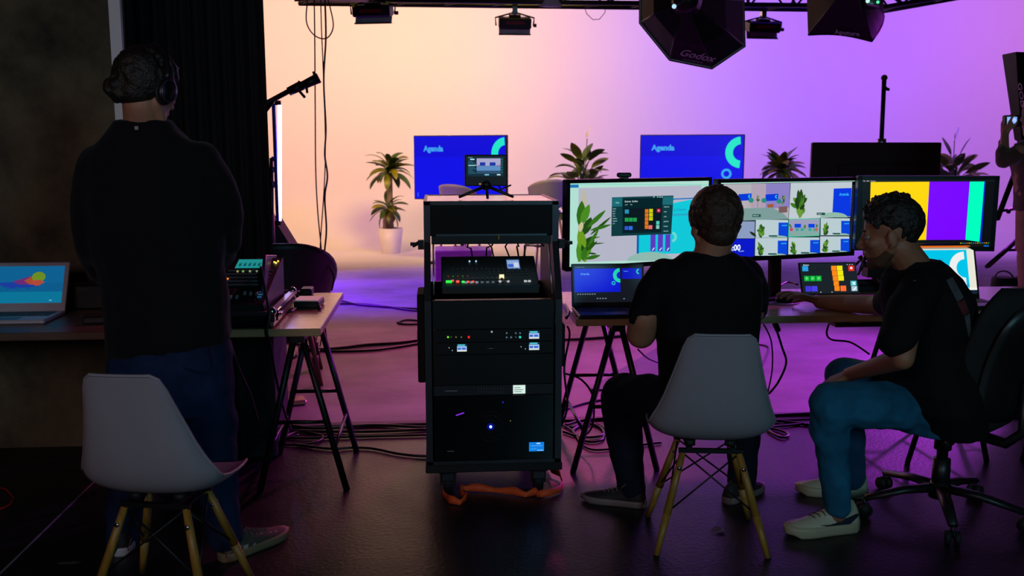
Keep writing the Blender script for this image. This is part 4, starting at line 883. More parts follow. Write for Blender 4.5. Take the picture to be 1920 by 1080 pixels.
for i in range(9):
    for r in range(3): key(mb, .5 + i * .048, .36 + r * .08, .008, .007, GK)
for i in range(8): key(mb, .12 + i * .05, .55, .007, .006, GK)
mk('grey_buttons', mb, t, kind='stuff', label='rows of small grey and white buttons')
mb = MB(); key(mb, .075, .13, .026, .014, em('20d838', 2.0)); mk('green_button', mb, t, label='bright green lit button')
mb = MB(); key(mb, .165, .13, .014, .012, em('ff4838', 1.6)); key(mb, .115, .16, .010, .010, em('ff6a50', .8)); mk('red_buttons', mb, t, label='red lit buttons')
mb = MB()
for i in range(6): key(mb, .25 + i * .055, .10, .013, .011, em('a8b8c8', .5) if i < 3 else em('70889a', .35))
for u in (.6, .68, .86, .9): key(mb, u, .12, .013, .011, em('d8e0e8', .6))
for u in (.3, .37): key(mb, u, .8, .007, .007, em('b0e0ff', 1.0))
for i in range(5): key(mb, .07 + .05 * i, .3, .006, .005, em('308a28', .6) if i % 2 else em('a02818', .6))
mk('white_buttons', mb, t, kind='stuff', label='white lit buttons')
mb = MB(); key(mb, .62, .25, .02, .014, em('ffe0a0', 1.6), .014); mk('fader_knob', mb, t, label='glowing cream fader knob')
s = Scr(sw(.69, .86, .0015), sw(.83, .86, .0015), sw(.69, .52, .0015)); s.rect(0, 0, 1, 1, '30507a', 0).rect(.05, .1, .95, .9, '8aa8d8', 1).rect(.1, .5, .5, .8, '3a60c8', 2).rect(.55, .35, .9, .8, 'c8d0e8', 2); s.build(t, 'display')
p = sw(.92, .05, .0); mk('front_strip', MB().boxb((fl.x, fl.y - .003, fl.z - .006), (fr_.x, fl.y + .001, fl.z + .001), mat('teal_strip', '#2c4850', .3, .4)), t)
# brass latch, cables and a work light in the bay
t = thing('rack_work_light', 'slim cool work light strip under the upper box of the rack', 'lamp', ((RX0 + RX1) / 2, YU + .06, z_u - .03)); zz = z_u - .012
mk('housing', MB().boxb((IX0 + .02, YU + .02, zz - .006), (IX1 - .02, YU + .05, zz + .003), BLK), t); mk('light_strip', MB().boxb((IX0 + .03, YU + .028, zz - .010), (IX1 - .03, YU + .042, zz - .0065), em('bfeeff', 2.2)), t)
mb = MB(); r = random.Random(8)
for k, w_ in enumerate(('leftmost', 'second from the left', 'third from the left', 'third from the right', 'second from the right', 'rightmost')):
    x = IX0 + .2 + k * .05; pts = [(x + r.uniform(-.03, .03), YU + .1 + r.uniform(0, .2), z_u - .01), (x + r.uniform(-.06, .06), YU + .12, z_u - .045 - r.uniform(0, .03)), (x + r.uniform(-.03, .03), YU + .2 + .02 * k, z_u - .08), (x + r.uniform(-.02, .02), YU + .32, z_u - .16)]
    mk('patch_cable', MB().tube(pts, .004, CABLE, 6), label='patch cable dangling in the open bay of the rack, ' + w_ + ' of six', cat='cable', group='patch cables in the rack bay')
mk('brass_latch', MB().box(P(935, 444, YU - .008), (.008, .01, .022), mat('brass', '#8a6a2a', .35, .8, noise=.1)), rc)
mk('lid_bar', MB().boxb((RX0 + .05, YU - .01, P(915, 440, YU).z - .004), (RX1 - .05, YU + .0, P(915, 440, YU).z + .004), mat('slot_alu', '#6f8088', .25, .8)).boxb((RX0 + .03, YU - .006, z_u - .04), (RX1 - .03, YU + .01, z_u - .004), BLK), rc)
for s_, x in ((-1, RX0), (1, RX1)):
    p = Vector((x, YU - .01, P(800, 458, YU).z)); mk('side_latch', MB().box(p + Vector((s_ * .015, 0, 0)), (.025, .03, .04), BLK).cyl(p + Vector((s_ * .02, 0, .01)), p + Vector((s_ * .05, -.01, -.005)), .008, BLK).box(p + Vector((s_ * .05, -.01, .004)), (.02, .02, .014), BLK), rc)
a, b = Vector((IX0 + .006, YF + .03, z_m + .02)), Vector((IX0 + .006, YU + .02, z_u - .04)); c, d = Vector((IX1 - .006, YF + .03, z_m + .02)), Vector((IX1 - .006, YU + .02, z_u - .04))
mk('inner_rail', MB().cyl(a, b, .004, ALU), rc); mk('inner_rail', MB().cyl(c, d, .004, ALU), rc)
# small display on a mini tripod on the rack top
ya = 4.25; q = P(912, 372, ya); t = thing('field_monitor', 'small camera display on a mini tripod, on top of the rack case', 'monitor', (q.x, ya, zt + .004)); z0 = zt + .004
a, b = P(871, 290, ya), P(951, 290, ya); h = a.z - P(871, 349, ya).z
mk('casing', MB().box(((a.x + b.x) / 2, ya + .012, a.z - h / 2), (b.x - a.x, .022, h), BLKP, None, .004), t)
s = Scr(P(876, 294, ya - .001), P(944, 294, ya - .001), P(876, 331, ya - .001)); s.rect(0, 0, 1, 1, '0a2634', 0).rect(.26, .08, .92, .85, 'a8a4cc', 1).rect(.26, .45, .92, .85, '5a8ac0', 2).rect(.26, .7, .92, .85, '2a4a6a', 3)
s.rect(.35, .28, .5, .45, '1430a0', 4).rect(.62, .28, .78, .45, '1430a0', 4).rect(.08, .1, .2, .16, 'b0e0e8', 4).rect(.03, .42, .24, .46, 'a0d8e0', 4); s.text(.03, .06, 'RANGE', .05, '70b0c0', 5)
for i in range(9): s.rect(.03, .22 + i * .075, .03 + .12 + .05 * (i % 3), .25 + i * .075, '2a6a80', 3)
for x in (.31, .48, .82, .88): s.rect(x, .40, x + .03, .5, 'a05a68', 5)
for i in range(6): s.rect(.94, .1 + i * .13, .98, .17 + i * .13, '1a6a60', 4)
s.rect(.48, .88, .6, .94, '80c8d8', 4).rect(.82, .88, .92, .94, 'c8e8f0', 4); s.build(t)
mk('front_button', MB().box(P(900, 345, ya - .002), (.008, .004, .006), em('e0b060', .6)), t)
mk('neck', MB().cyl(((a.x + b.x) / 2, ya + .01, a.z - h), (q.x, ya, z0 + .05), .018, BLKP).ell((q.x, ya, z0 + .06), .02, BLKP), t)
for dx, dy in ((-.125, -.03), (.12, -.03), (.0, -.10)): mk('leg', MB().cyl((q.x, ya, z0 + .055), (q.x + dx, ya + dy, z0 + .006), .008, BLKP, .006), t)
mk('cable_plug', MB().tube([P(935, 349, ya), P(940, 356, ya), P(946, 352, ya - .02), P(958, 347, ya - .03)], .004, CABLE, 6), t)
# orange strap lying under the rack
STR = mat('orange_strap', '#e0501a', .6, noise=.1, nscale=40)
def ribbon(pts, w, m):
    pts = [Vector(p) for p in pts]; rows = []
    for p in pts: rows.append([p + Vector((0, 0, 0)), p + Vector((0, .004, w))])
    return rows
sp = [(838, 905), (829, 930), (842, 945), (862, 949), (875, 940), (864, 930), (862, 922), (880, 922), (915, 924), (960, 929), (985, 934), (1003, 930), (1012, 936)]
pts = [Z(x, y) + Vector((0, 0, .004)) for x, y in sp]; mb = MB(); sm = []
for i in range(len(pts) - 1):
    for k in range(4): sm.append(pts[i].lerp(pts[i + 1], k / 4))
mb.ringloft([[p + Vector((0, 0, 0)), p + Vector((.004, .01, .026 + .006 * math.sin(i * .9)))] for i, p in enumerate(sm)], STR, True, False, False)
sp2 = [(1012, 934), (1030, 932), (1050, 925), (1056, 915), (1050, 900), (1034, 893), (1028, 880)]
pts2 = [Z(x, y) + Vector((0, 0, .004 + .012 * (i > 3))) for i, (x, y) in enumerate(sp2)]
mb.ringloft([[p, p + Vector((-.002, .01, .028))] for p in pts2], STR, True, False, False)
mk('orange_strap', mb, label='orange tie strap looping on the floor around the front casters of the rack', cat='strap', solid=.002, fixn=False)
# ================================================================== MIXING DESK GEAR
a, b = P(405, 607, 4.06), P(492, 607, 4.06)
t = thing('mixing_console', 'black audio mixing console with tiny lights, between the standing person and bare desk end', 'mixer', ((a.x + b.x) / 2 - .05, 4.32, DZ + .001)); cx = (a.x + b.x) / 2
x0, x1 = P(360, 600, 4.1).x, P(497, 600, 4.1).x; f0, f1 = Vector((x0, 4.08, .83)), Vector((x1, 4.08, .83)); b0, b1 = Vector((x0 + .02, 4.52, .985)), Vector((x1 + .02, 4.52, .985))
mb = MB(); v = [f0, f1, b1, b0] + [Vector((p.x, p.y, .80)) for p in (f0, f1, b1, b0)]; mb.add(v, [(0, 1, 2, 3), (7, 6, 5, 4), (0, 4, 5, 1), (1, 5, 6, 2), (2, 6, 7, 3), (3, 7, 4, 0)], BLKP); mk('body', mb, t, bevel=.004)
ex = f1 - f0; ey = b0 - f0; ey.x = .02; nn = ex.cross(ey).normalized(); RS2 = Matrix((ex.normalized(), nn.cross(ex.normalized()), nn)).transposed()
def mxp(u, v, h=0): return f0 + ex * u + ey * v + nn * h
s = Scr(mxp(.35, .96, .001), mxp(.74, .96, .001), mxp(.35, .76, .001)); s.rect(0, 0, 1, 1, '1a8080', 0)
for i in range(4): s.rect(.02, .2 + .22 * i, .98, .24 + .22 * i, '30b0b0', 1)
for i in range(5): s.rect(.1 + .18 * i, .45, .2 + .18 * i, .8, '0c5058', 2)
s.build(t, 'display'); mb = MB(); r = random.Random(2)
for rr in range(5):
    for k in range(11):
        if rr > 1 or k < 11: mb.box(mxp(.3 + k * .06, .40 + rr * .075, .003), (.018, .008, .006), mat('desk_key', '#6a6c70', .4, noise=.1), RS2)
mk('key_rows', mb, t, kind='stuff'); mb = MB()
for k in range(7):
    mb.box(mxp(.34 + k * .085, .2, .002), (.006, .12, .003), BLKM, RS2); mb.box(mxp(.34 + k * .085, .12 + .1 * r.random(), .008), (.013, .022, .014), mat('fader_cap', '#85878c', .4, noise=.1), RS2, .003)
mk('fader_row', mb, t, kind='stuff'); mb = MB()
for u, v, c in ((.83, .94, '40e030'), (.9, .88, 'f0d040'), (.93, .86, 'ffe890'), (.95, .9, 'f0d040'), (.33, .52, 'ff8020'), (.86, .47, '80ff60'), (.86, .43, '5070ff'), (.5, .68, '709a50'), (.6, .68, '80905a'), (.42, .68, '8a8a50'), (.7, .68, '607a60')): mb.box(mxp(u, v, .004), (.008, .006, .006), em(c, 1.3), RS2)
for k in range(5): mb.box(mxp(.9, .14 + k * .05, .004), (.018, .006, .004), em('205a80', .8), RS2)
mk('status_light', mb, t, kind='stuff')
fc = thing('flight_case_tray', 'metal-edged flight case tray holding the mixing console', 'case', (cx, 4.3, DZ)); xc0, xc1 = x0 - .02, P(508, 620, 4.03).x
mk('tray', MB().boxb((xc0, 4.02, DZ + .001), (xc1, 4.6, DZ + .012), LAM).boxb((xc0, 4.02, DZ), (xc1, 4.03, .80), LAM).boxb((xc1 - .01, 4.02, DZ), (xc1, 4.6, .80), LAM).boxb((xc0, 4.02, DZ), (xc0 + .01, 4.6, .80), LAM).boxb((xc0 + .01, 4.05, DZ + .012), (xc1 - .012, 4.58, .796), BLKM), fc)
mk('edge_trim', MB().boxb((xc1 - .002, 4.0, .795), (xc1 + .022, 4.6, .815), ALU).boxb((xc1 + .003, 4.0, DZ + .01), (xc1 + .018, 4.6, .775), mat('rosy_aluminium', '#b08f8c', .3, .7)).boxb((xc0, 4.0, .795), (xc1, 4.018, .812), DALU), fc)
for y in (4.01, 4.6): mk('ball_corner', MB().ell((xc1 + .01, y, .812), .02, STEEL).box((xc1 + .008, y, .79), (.03, .03, .05), STEEL, None, .005), fc)
mk('latch', MB().box((xc1 + .02, 4.12, .785), (.012, .1, .05), STEEL, None, .004).cyl((xc1 + .03, 4.08, .785), (xc1 + .03, 4.16, .785), .006, STEEL), fc)
# tablet-like display leaning beside the console, seen edge on
e0, e1, e2, e3 = P(484, 600, 4.15), P(498, 482, 4.42), P(513, 480, 4.5), P(520, 590, 4.3)
t = thing('script_display', 'upright thin panel leaning at the right end of the console, violet-lit edge', 'panel', (e0 + e3) / 2)
mb = MB(); th = Vector((.012, 0, 0)); pl = [P(486, 612, 4.12), P(493, 480, 4.34), P(512, 480, 4.62), P(518, 560, 4.62), P(500, 612, 4.2)]
pl = [Vector((p.x, p.y, max(p.z, DZ + .075))) for p in pl]; mb.ringloft([pl, [p + th for p in pl]], BLKP, False); mk('panel', mb, t, fixn=True)
mk('rim', MB().tube([pl[0] + th, pl[1] + th, pl[2] + th, pl[3] + th], .006, mat('violet_lit_metal', '#7d5a86', .35, .5, noise=.1), 6), t)  # violet light along the edge is put into the rim colour
# phone charger, adapter and cords on the bare desk end
q = Z(580, 574, DZ); t = thing('white_topped_drive', 'small black box with a white top on the bare desk end', 'device', (q.x, q.y, DZ)); R = R3((0, 0, -.08))
mk('body', MB().box((q.x, q.y, DZ + .018), (.12, .15, .034), BLKP, R, .006), t); mk('top_plate', MB().box((q.x - .004, q.y - .005, DZ + .037), (.117, .147, .006), mat('cream_white', '#fff2e8', .3, noise=.03), R, .003), t)
q = Z(572, 559, DZ); t = thing('power_adapter', 'black power adapter behind the white-topped box', 'adapter', (q.x, q.y + .08, DZ)); mk('body', MB().box((q.x, q.y + .08, DZ + .022), (.06, .1, .042), BLKP, None, .006), t); mk('plug', MB().box((q.x - .035, q.y + .05, DZ + .02), (.02, .03, .02), BLKP), t)
def desk_cord(pxs, label, r=.006, z=DZ): 
    pts = [Z(x, y, z) + Vector((0, 0, r + .002)) for x, y in pxs]; sm = []
    for i in range(len(pts) - 1):
        p0, p1, p2, p3 = pts[max(i - 1, 0)], pts[i], pts[i + 1], pts[min(i + 2, len(pts) - 1)]
        for k in range(5):
            t_ = k / 5; sm.append(.5 * ((2 * p1) + (p2 - p0) * t_ + (2 * p0 - 5 * p1 + 4 * p2 - p3) * t_ ** 2 + (3 * p1 - p0 - 3 * p2 + p3) * t_ ** 3))
    sm.append(pts[-1]); return mk('desk_cable', MB().tube(sm, r, CABLE, 6), label=label, cat='cable')
desk_cord([(532, 549), (545, 548), (552, 556), (562, 552)], 'black cord running to the power adapter on the desk')
desk_cord([(528, 587), (545, 588), (553, 584), (560, 577), (575, 578), (598, 576), (600, 582)], 'black cord curling around the white-topped box')
desk_cord([(530, 577), (538, 575), (544, 569), (548, 571)], 'short black cord end near the metal case edge')
desk_cord([(553, 564), (548, 557), (556, 553), (560, 560)], 'small cord loop behind the white-topped box')
desk_cord([(1208, 545), (1300, 560), (1440, 545), (1475, 532), (1495, 536)], 'dark cord lying under the centre monitor')
desk_cord([(1060, 575), (1066, 590), (1062, 600)], 'cord bundle at the left corner of the middle desk', .008)
# dark speaker-like box standing below the console, and boxes at far left desk
t = thing('subwoofer_box', 'tall dark cabinet standing on the floor below the mixing console', 'cabinet', (P(478, 700, 4.6).x, 4.75, 0)); xa, xb = P(442, 700, 4.5).x, P(514, 700, 4.5).x
mk('cabinet', MB().boxb((xa, 4.5, .002), (xb, 4.9, .66), BLKM, .01), t); mk('grille', MB().boxb((xa + .015, 4.49, .03), (xb - .015, 4.5, .63), mat('grille_black', '#0c0a10', .6, .3, noise=.3, nscale=200)), t)
q = Z(162, 578, DZ); t = thing('black_device', 'black box device behind the small black box, beside the silver laptop', 'device', (q.x, q.y, DZ)); mk('body', MB().box((q.x, q.y + .04, DZ + .06), (.2, .16, .118), BLKP, None, .008), t); mk('vent', MB().box((q.x + .01, q.y - .042, DZ + .1), (.06, .004, .01), mat('vent_grey', '#2a2628', .5)), t)
q = Z(180, 607, DZ); mk('small_box', MB().box((q.x, q.y + .03, DZ + .018), (.11, .09, .034), BLKP, R3((0, 0, .1)), .006), label='small black box near the front edge of the far left desk', cat='box')
# ================================================================== BLACK ARMCHAIR BEHIND THE DESK
def armchair():
    t = thing('shell_armchair', 'black rounded shell armchair with wooden legs behind the bare desk end', 'chair', (P(530, 600, 6.1).x, 6.1, .006), .12); mb = MB(); rows = []
    H, SHm = .92, mat('black_shell', '#17131a', .5, noise=.1)
    for i in range(13):
        v = i / 12; row = []
        for j in range(21):
            u = (j / 20 - .5) * 2; an = u * 1.75; top_ = H - .34 * max(0, abs(u) - .12) ** 1.9
            rad = .345 - .09 * v; zz = top_ * (1 - v) + .44 * v; row.append(Vector((math.sin(an) * rad * 1.02, -math.cos(an) * rad + .02, zz)))
        rows.append(row)
    for k in range(1, 5):
        f = k / 4; row = []
        for j in range(21): an = ((j / 20 - .5) * 2) * 1.75; rad = .245 * (1 - f); row.append(Vector((math.sin(an) * rad, -math.cos(an) * rad + .02 + .06 * f, .44 - .03 * f)))
        rows.append(row)
    mb.ringloft(rows, SHm, True, False, False); mk('shell', mb, t, False, solid=.014, fixn=False)
    mk('seat_cushion', MB().lathe([(0, .44), (.24, .44), (.25, .455), (.23, .475), (0, .48)], (0, .03, 0), SHm, 22), t, False)
    for sx in (-1, 1):
        for sy in (-1, 1): mk('leg', MB().cyl((sx * .15, sy * .14, .42), (sx * .235, sy * .235, 0), .019, WALN, .013), t, False)
    mk('under_frame', MB().box((0, 0, .415), (.34, .32, .02), WALN, None, .005), t, False)
armchair()
# slanted black cloth behind the armchair, silver wheel of a stand
mb = MB(); v = [P(494, 408, 6.9), P(514, 411, 6.9), P(548, 466, 6.9), P(548, 640, 6.9), P(494, 640, 6.9)]; mb.ringloft([v, [p + Vector((0, .3, 0)) for p in v]], BLKM, False)
mk('slanted_case', mb, label='slanted black case top rising behind the black armchair', cat='case')
cp = Z(593, 694, .006)
t = thing('wheeled_stand', 'wheeled stand foot with one large grey caster under the bare desk end', 'stand', (cp.x, cp.y, .006)); cz = cp + Vector((0, 0, .055))
mk('caster_wheel', MB().cyl(cz + Vector((-.02, 0, 0)), cz + Vector((.02, 0, 0)), .052, mat('grey_tyre', '#5c5464', .5, noise=.2), n=22), t); mk('fork', MB().box(cz + Vector((0, .02, .05)), (.05, .04, .06), mat('fork_grey', '#4a444c', .4, .5)).cyl(cz + Vector((0, 0, .06)), cz + Vector((0, 0, .14)), .02, BLK), t)
mk('leg_tube', MB().cyl(cz + Vector((0, 0, .1)), cz + Vector((-.2, .0, .14)), .014, STEEL), t)
# ================================================================== FLOOR CABLES
def floor_cable(pxs, label, r=.006, m=None, z=.006, wob=.0, seed=1, name='floor_cable', group=None):
    pts = [Z(x, y, z) + Vector((0, 0, r + .001)) for x, y in pxs]; sm = []
    for i in range(len(pts) - 1):
        p0, p1, p2, p3 = pts[max(i - 1, 0)], pts[i], pts[i + 1], pts[min(i + 2, len(pts) - 1)]
        for k in range(8):
            t_ = k / 8; sm.append(.5 * ((2 * p1) + (p2 - p0) * t_ + (2 * p0 - 5 * p1 + 4 * p2 - p3) * t_ ** 2 + (3 * p1 - p0 - 3 * p2 + p3) * t_ ** 3))
    sm.append(pts[-1]); return mk(name, MB().tube(sm, r, m or CABLE, 6), label=label, cat='cable', group=group)
for pxs, lab, r in [
    ([(520, 560), (600, 566), (640, 566), (672, 573), (720, 577), (770, 580), (800, 581)], 'upper of two thin cables crossing the floor behind the bare desk end', .009),
    ([(520, 570), (620, 571), (680, 572), (720, 576), (765, 583), (800, 586)], 'lower of two thin cables crossing the floor behind the bare desk end', .009),
    ([(745, 607), (760, 602), (785, 603), (800, 604), (785, 609), (760, 610), (745, 607)], 'flat cable loop left of the rack case', .009),
    ([(560, 660), (620, 658), (680, 651), (740, 647), (800, 640), (880, 636)], 'thick black cable crossing the floor left of the rack at mid height', .014),
    ([(560, 655), (620, 661), (690, 660), (740, 654), (800, 644)], 'second thick cable just below the first, left of the rack', .010),
    ([(1040, 640), (1100, 638), (1180, 632), (1240, 628), (1330, 620)], 'straight black cable crossing behind the left desk trestle', .012),
    ([(440, 812), (520, 800), (600, 806), (700, 800), (800, 804), (860, 800)], 'topmost cable along the dark floor edge between desk and rack', .008),
    ([(450, 822), (530, 812), (620, 812), (700, 812), (800, 808)], 'second cable along the dark floor edge', .008),
    ([(445, 800), (470, 818), (560, 824), (640, 822), (720, 820), (800, 818)], 'cable sagging forward along the dark floor edge', .007),
    ([(455, 832), (520, 826), (560, 812), (600, 818), (604, 826), (580, 834), (540, 836), (520, 828), (560, 818)], 'coiled cable loop under the desk trestle', .006),
    ([(550, 836), (620, 844), (660, 842), (700, 844), (750, 854), (800, 858), (830, 852)], 'black cable running to the left caster of the rack', .007),
    ([(470, 790), (500, 812), (470, 835), (455, 822), (470, 800)], 'small cable loop beside the dark cabinet', .006),
    ([(1060, 800), (1100, 790), (1180, 786), (1260, 790), (1360, 786), (1440, 790), (1520, 800)], 'black cable along the floor edge behind the white chair', .008),
    ([(1060, 770), (1090, 760), (1130, 752), (1180, 748), (1210, 744)], 'cable running right from the rack towards the trestle', .007),
    ([(1056, 812), (1090, 822), (1125, 820), (1135, 808), (1118, 798), (1090, 800), (1075, 812), (1100, 830), (1130, 826), (1128, 806), (1100, 796), (1070, 804)], 'coil of cable on the floor right of the rack', .007),
    ([(1050, 796), (1075, 812), (1092, 836), (1120, 846), (1190, 838), (1240, 832)], 'cable snaking forward from the rack base to the right', .006),
    ([(1380, 800), (1430, 803), (1470, 812), (1478, 820), (1462, 822), (1440, 806), (1480, 800), (1560, 793)], 'cable with a hooked end on the floor right of the white chair', .007),
    ([(1440, 784), (1520, 780), (1600, 778), (1700, 777), (1920, 773)], 'thick twisted cable along the floor edge at the right', .012),
    ([(1440, 792), (1540, 788), (1700, 784), (1930, 780)], 'thin cable in front of the twisted one at the right', .007),
    ([(1840, 545), (1870, 552), (1900, 548), (1925, 552)], 'cable on the floor beside the black tub bags', .009),
    ([(1395, 720), (1420, 700), (1440, 660), (1436, 650), (1400, 645)], 'thin cable on the floor under the middle desk', .006)]:
    floor_cable(pxs, lab, r, z=.006 if pxs[0][1] < 795 else .002)
def air_cable(pts, r, label, m=None):
    return hangm(pts, r, label, m)
def hangm(pxs, r, label, m=None):
    pts = [P(*q_) for q_ in pxs]; sm = []
    for i in range(len(pts) - 1):
        p0, p1, p2, p3 = pts[max(i - 1, 0)], pts[i], pts[i + 1], pts[min(i + 2, len(pts) - 1)]
        for k in range(7):
            t_ = k / 7; sm.append(.5 * ((2 * p1) + (p2 - p0) * t_ + (2 * p0 - 5 * p1 + 4 * p2 - p3) * t_ ** 2 + (3 * p1 - p0 - 3 * p2 + p3) * t_ ** 3))
    sm.append(pts[-1]); return mk('hanging_cable', MB().tube(sm, r, m or CABLE, 6), label=label, cat='cable')
hangm([(1432, 608, 4.4), (1446, 640, 4.45), (1448, 690, 4.5), (1440, 735, 4.6)], .004, 'left cable drooping under the middle desk')
hangm([(1452, 606, 4.4), (1466, 650, 4.45), (1474, 680, 4.5), (1460, 715, 4.5), (1442, 738, 4.6)], .006, 'right cable drooping under the middle desk, with a plug')
mk('cable_plug', MB().cyl(P(1453, 606, 4.38), P(1459, 620, 4.39), .014, BLKP), label='black plug hanging under the middle desk edge', cat='plug')
hangm([(1555, 605, 4.3), (1550, 625, 4.3), (1560, 637, 4.3), (1595, 642, 4.3), (1630, 664, 4.3)], .005, 'cable drooping under the desk in front of the person in the office chair')
hangm([(430, 632, 4.1), (448, 690, 4.1), (470, 740, 4.2), (484, 790, 4.3)], .004, 'thin cord hanging from the console case')
hangm([(489, 500, 4.05), (500, 560, 4.0), (506, 590, 3.98), (500, 622, 3.97), (508, 650, 4.0), (516, 700, 4.1), (530, 760, 4.2), (545, 805, 4.4)], .006, 'cable from the console down past the desk edge')
hangm([(1064, 612, 4.3), (1068, 630, 4.25), (1058, 690, 4.1), (1064, 760, 4.1), (1052, 800, 4.1)], .005, 'cable hanging along the right side of the rack')
hangm([(1058, 700, 4.2), (1090, 712, 4.25), (1112, 745, 4.3), (1110, 800, 4.4), (1086, 825, 4.5)], .005, 'arched cable between rack and trestle')
hangm([(1196, 655, 4.5), (1215, 672, 4.6), (1240, 682, 4.7)], .004, 'thin cord under the middle desk by the seated person')
hangm([(618, 500, 6.0), (626, 520, 6.0), (622, 545, 6.0)], .006, 'cable behind the black armchair')
# violet sheet and scrap of paper on the floor, metal plate
SH_ = mat('violet_sheet', '#4a3064', .55, noise=.2)
mk('floor_sheet', MB().ringloft([[Z(x, y, .01) for x, y in ((1105, 729), (1150, 700), (1262, 634), (1330, 640), (1300, 735))], [Z(x, y, .018) for x, y in ((1105, 729), (1150, 700), (1262, 634), (1330, 640), (1300, 735))]], SH_, False), label='dark violet sheet lying on the studio floor under the middle desk', cat='sheet')
mb = MB(); q = Z(1348, 997, 0); mb.add([q + Vector((x, y, z + .003)) for x, y, z in ((-.035, 0, 0), (-.005, -.022, .004), (.02, -.012, .006), (.016, .02, .003), (-.01, .022, .012))], [(0, 1, 2, 3, 4)], mat('scrap_brown', '#6a5058', .6, noise=.2)); mk('paper_scrap', mb, label='small crumpled scrap on the dark floor beneath the white chair in the middle', cat='scrap', solid=.002, fixn=False)
mb = MB(); q = Z(128, 1056, 0); mb.add([q + Vector((x, y, .001)) for x, y in ((-.045, 0), (-.02, -.012), (.03, -.01), (.048, .004), (.02, .012), (-.02, .01))], [(0, 1, 2, 3, 4, 5)], mat('grey_scuff', '#4a4648', .6, noise=.5, nscale=80)); mk('tape_scrap', mb, label='faded scrap of tape on the dark floor at the lower left', cat='scrap')
q = Z(541, 758, .006); mk('metal_plate', MB().box((q.x, q.y, .022), (.2, .12, .03), mat('pinkish_metal', '#c09088', .35, .6, noise=.2), R3((0, 0, .3)), .01), label='pale metal stand foot on the floor behind the trestle', cat='stand foot')
mb = MB(); pts = [Z(x, y) + Vector((0, 0, .006)) for x, y in ((-12, 915), (12, 920), (26, 936), (18, 950), (-12, 962))]; mk('red_cable', MB().tube(pts, .005, mat('red_cable', '#a01822', .4, noise=.1), 6), label='red cable loop on the floor at the left frame edge', cat='cable')
# ================================================================== WHITE SHELL CHAIRS
def shell_chair(loc, rz, label, col, sc=1.0):
    t = thing('shell_chair', label, 'chair', loc, rz, 'moulded shell chairs with wooden legs')
    t.scale = (sc, sc, sc); WM[t] = Matrix.Translation(Vector(loc)) @ Euler((0, 0, rz)).to_matrix().to_4x4() @ Matrix.Scale(sc, 4)
    prof = [(-.264, .852, .094, .004), (-.259, .835, .116, .010), (-.253, .80, .130, .018), (-.243, .74, .145, .03), (-.230, .67, .164, .042), (-.217, .60, .184, .052), (-.202, .54, .203, .060), (-.182, .485, .220, .066), (-.145, .442, .230, .062), (-.09, .418, .231, .056), (-.02, .408, .230, .050), (.06, .410, .228, .040), (.13, .418, .222, .030), (.18, .424, .210, .020), (.215, .418, .190, .010), (.235, .402, .16, .004)]
    m = 18; rows = []; n = len(prof)
    for i, (y, z, w, lift) in enumerate(prof):
        a, b = prof[max(i - 1, 0)], prof[min(i + 1, n - 1)]; ty, tz = b[0] - a[0], b[1] - a[1]; L = math.hypot(ty, tz); ny, nz = -tz / L, ty / L   # towards the sitter
        row = []
        for j in range(m + 1):
            u = (j / m - .5) * 2; x = w * math.sin(u * PI / 2 * .86) / math.sin(PI / 2 * .86); k = lift * abs(u) ** 2.4 * 1.15
            row.append(Vector((x, y + ny * k, z + nz * k)))
        rows.append(row)
    mb = MB(); mb.ringloft(rows, col, True, False, False); sh = mk('shell_seat', mb, t, False, solid=.007, sub=1, fixn=False)
    lip = [r[0] for r in rows] + [p for p in rows[-1][1:-1]] + [r[-1] for r in rows[::-1]] + [p for p in rows[0][::-1][1:-1]]
    mk('rim', MB().tube(lip, .0055, col, 6, True), sh, False)
    tops = {}; bots = {}
    for sx in (-1, 1):
        for sy in (-1, 1):
            tp_ = Vector((sx * .105, sy * .085 - .0, .365)); bt_ = Vector((sx * .205, sy * .19, .0)); tops[sx, sy] = tp_; bots[sx, sy] = bt_
            lg = mk('leg', MB().cyl(tp_, tp_.lerp(bt_, .6), .0125, BEECH, .0155, 14).cyl(tp_.lerp(bt_, .6), bt_, .0155, BEECH, .011, 14), t, False)
            q_ = tp_.lerp(bt_, .14); d = Vector((0, sy, 0)); mk('bolt', MB().cyl(q_ - d * .016, q_ + d * .018, .0055, STEEL).cyl(q_ + d * .016, q_ + d * .0185, .008, STEEL), lg, False)
            mk('foot_glide', MB().cyl(bt_ + Vector((0, 0, .006)), bt_, .011, BLKP), lg, False)
    mb = MB()
    for sy in (-1, 1):
        for sx in (-1, 1): mb.cyl(tops[sx, sy], tops[-sx, sy].lerp(bots[-sx, sy], .58), .0035, BLK)
    for sx in (-1, 1):
        for sy in (-1, 1): mb.cyl(tops[sx, sy] + Vector((0, 0, .0)), tops[sx, -sy].lerp(bots[sx, -sy], .58), .0035, BLK)
    mk('wire_brace', mb, t, False)
    mb = MB()
    for sx in (-1, 1): mb.box((sx * .08, 0, .385), (.02, .2, .012), BLK).cyl((sx * .075, .06, .39), (sx * .075, .06, .405), .02, RUB).cyl((sx * .075, -.06, .39), (sx * .075, -.06, .41), .02, RUB)
    for sy in (-1, 1): mb.box((0, sy * .085, .375), (.24, .018, .016), BLK)
    mk('mount_frame', mb, t, False)
    return t
SHELL1 = mat('shell_grey_white', '#8e8890', .45, noise=.03)
shell_chair((1.03, 3.415, 0), math.radians(-8), 'grey-white moulded chair under the seated person in the middle', SHELL1, 1.0)
c1 = shell_chair(Vector((*(Z(222, 705, .835) + Vector((math.sin(math.radians(10)), math.cos(math.radians(10)), 0)) * .259).xy, 0)), math.radians(-10), 'empty grey-white moulded chair behind the standing person at the left', SHELL1, .98)
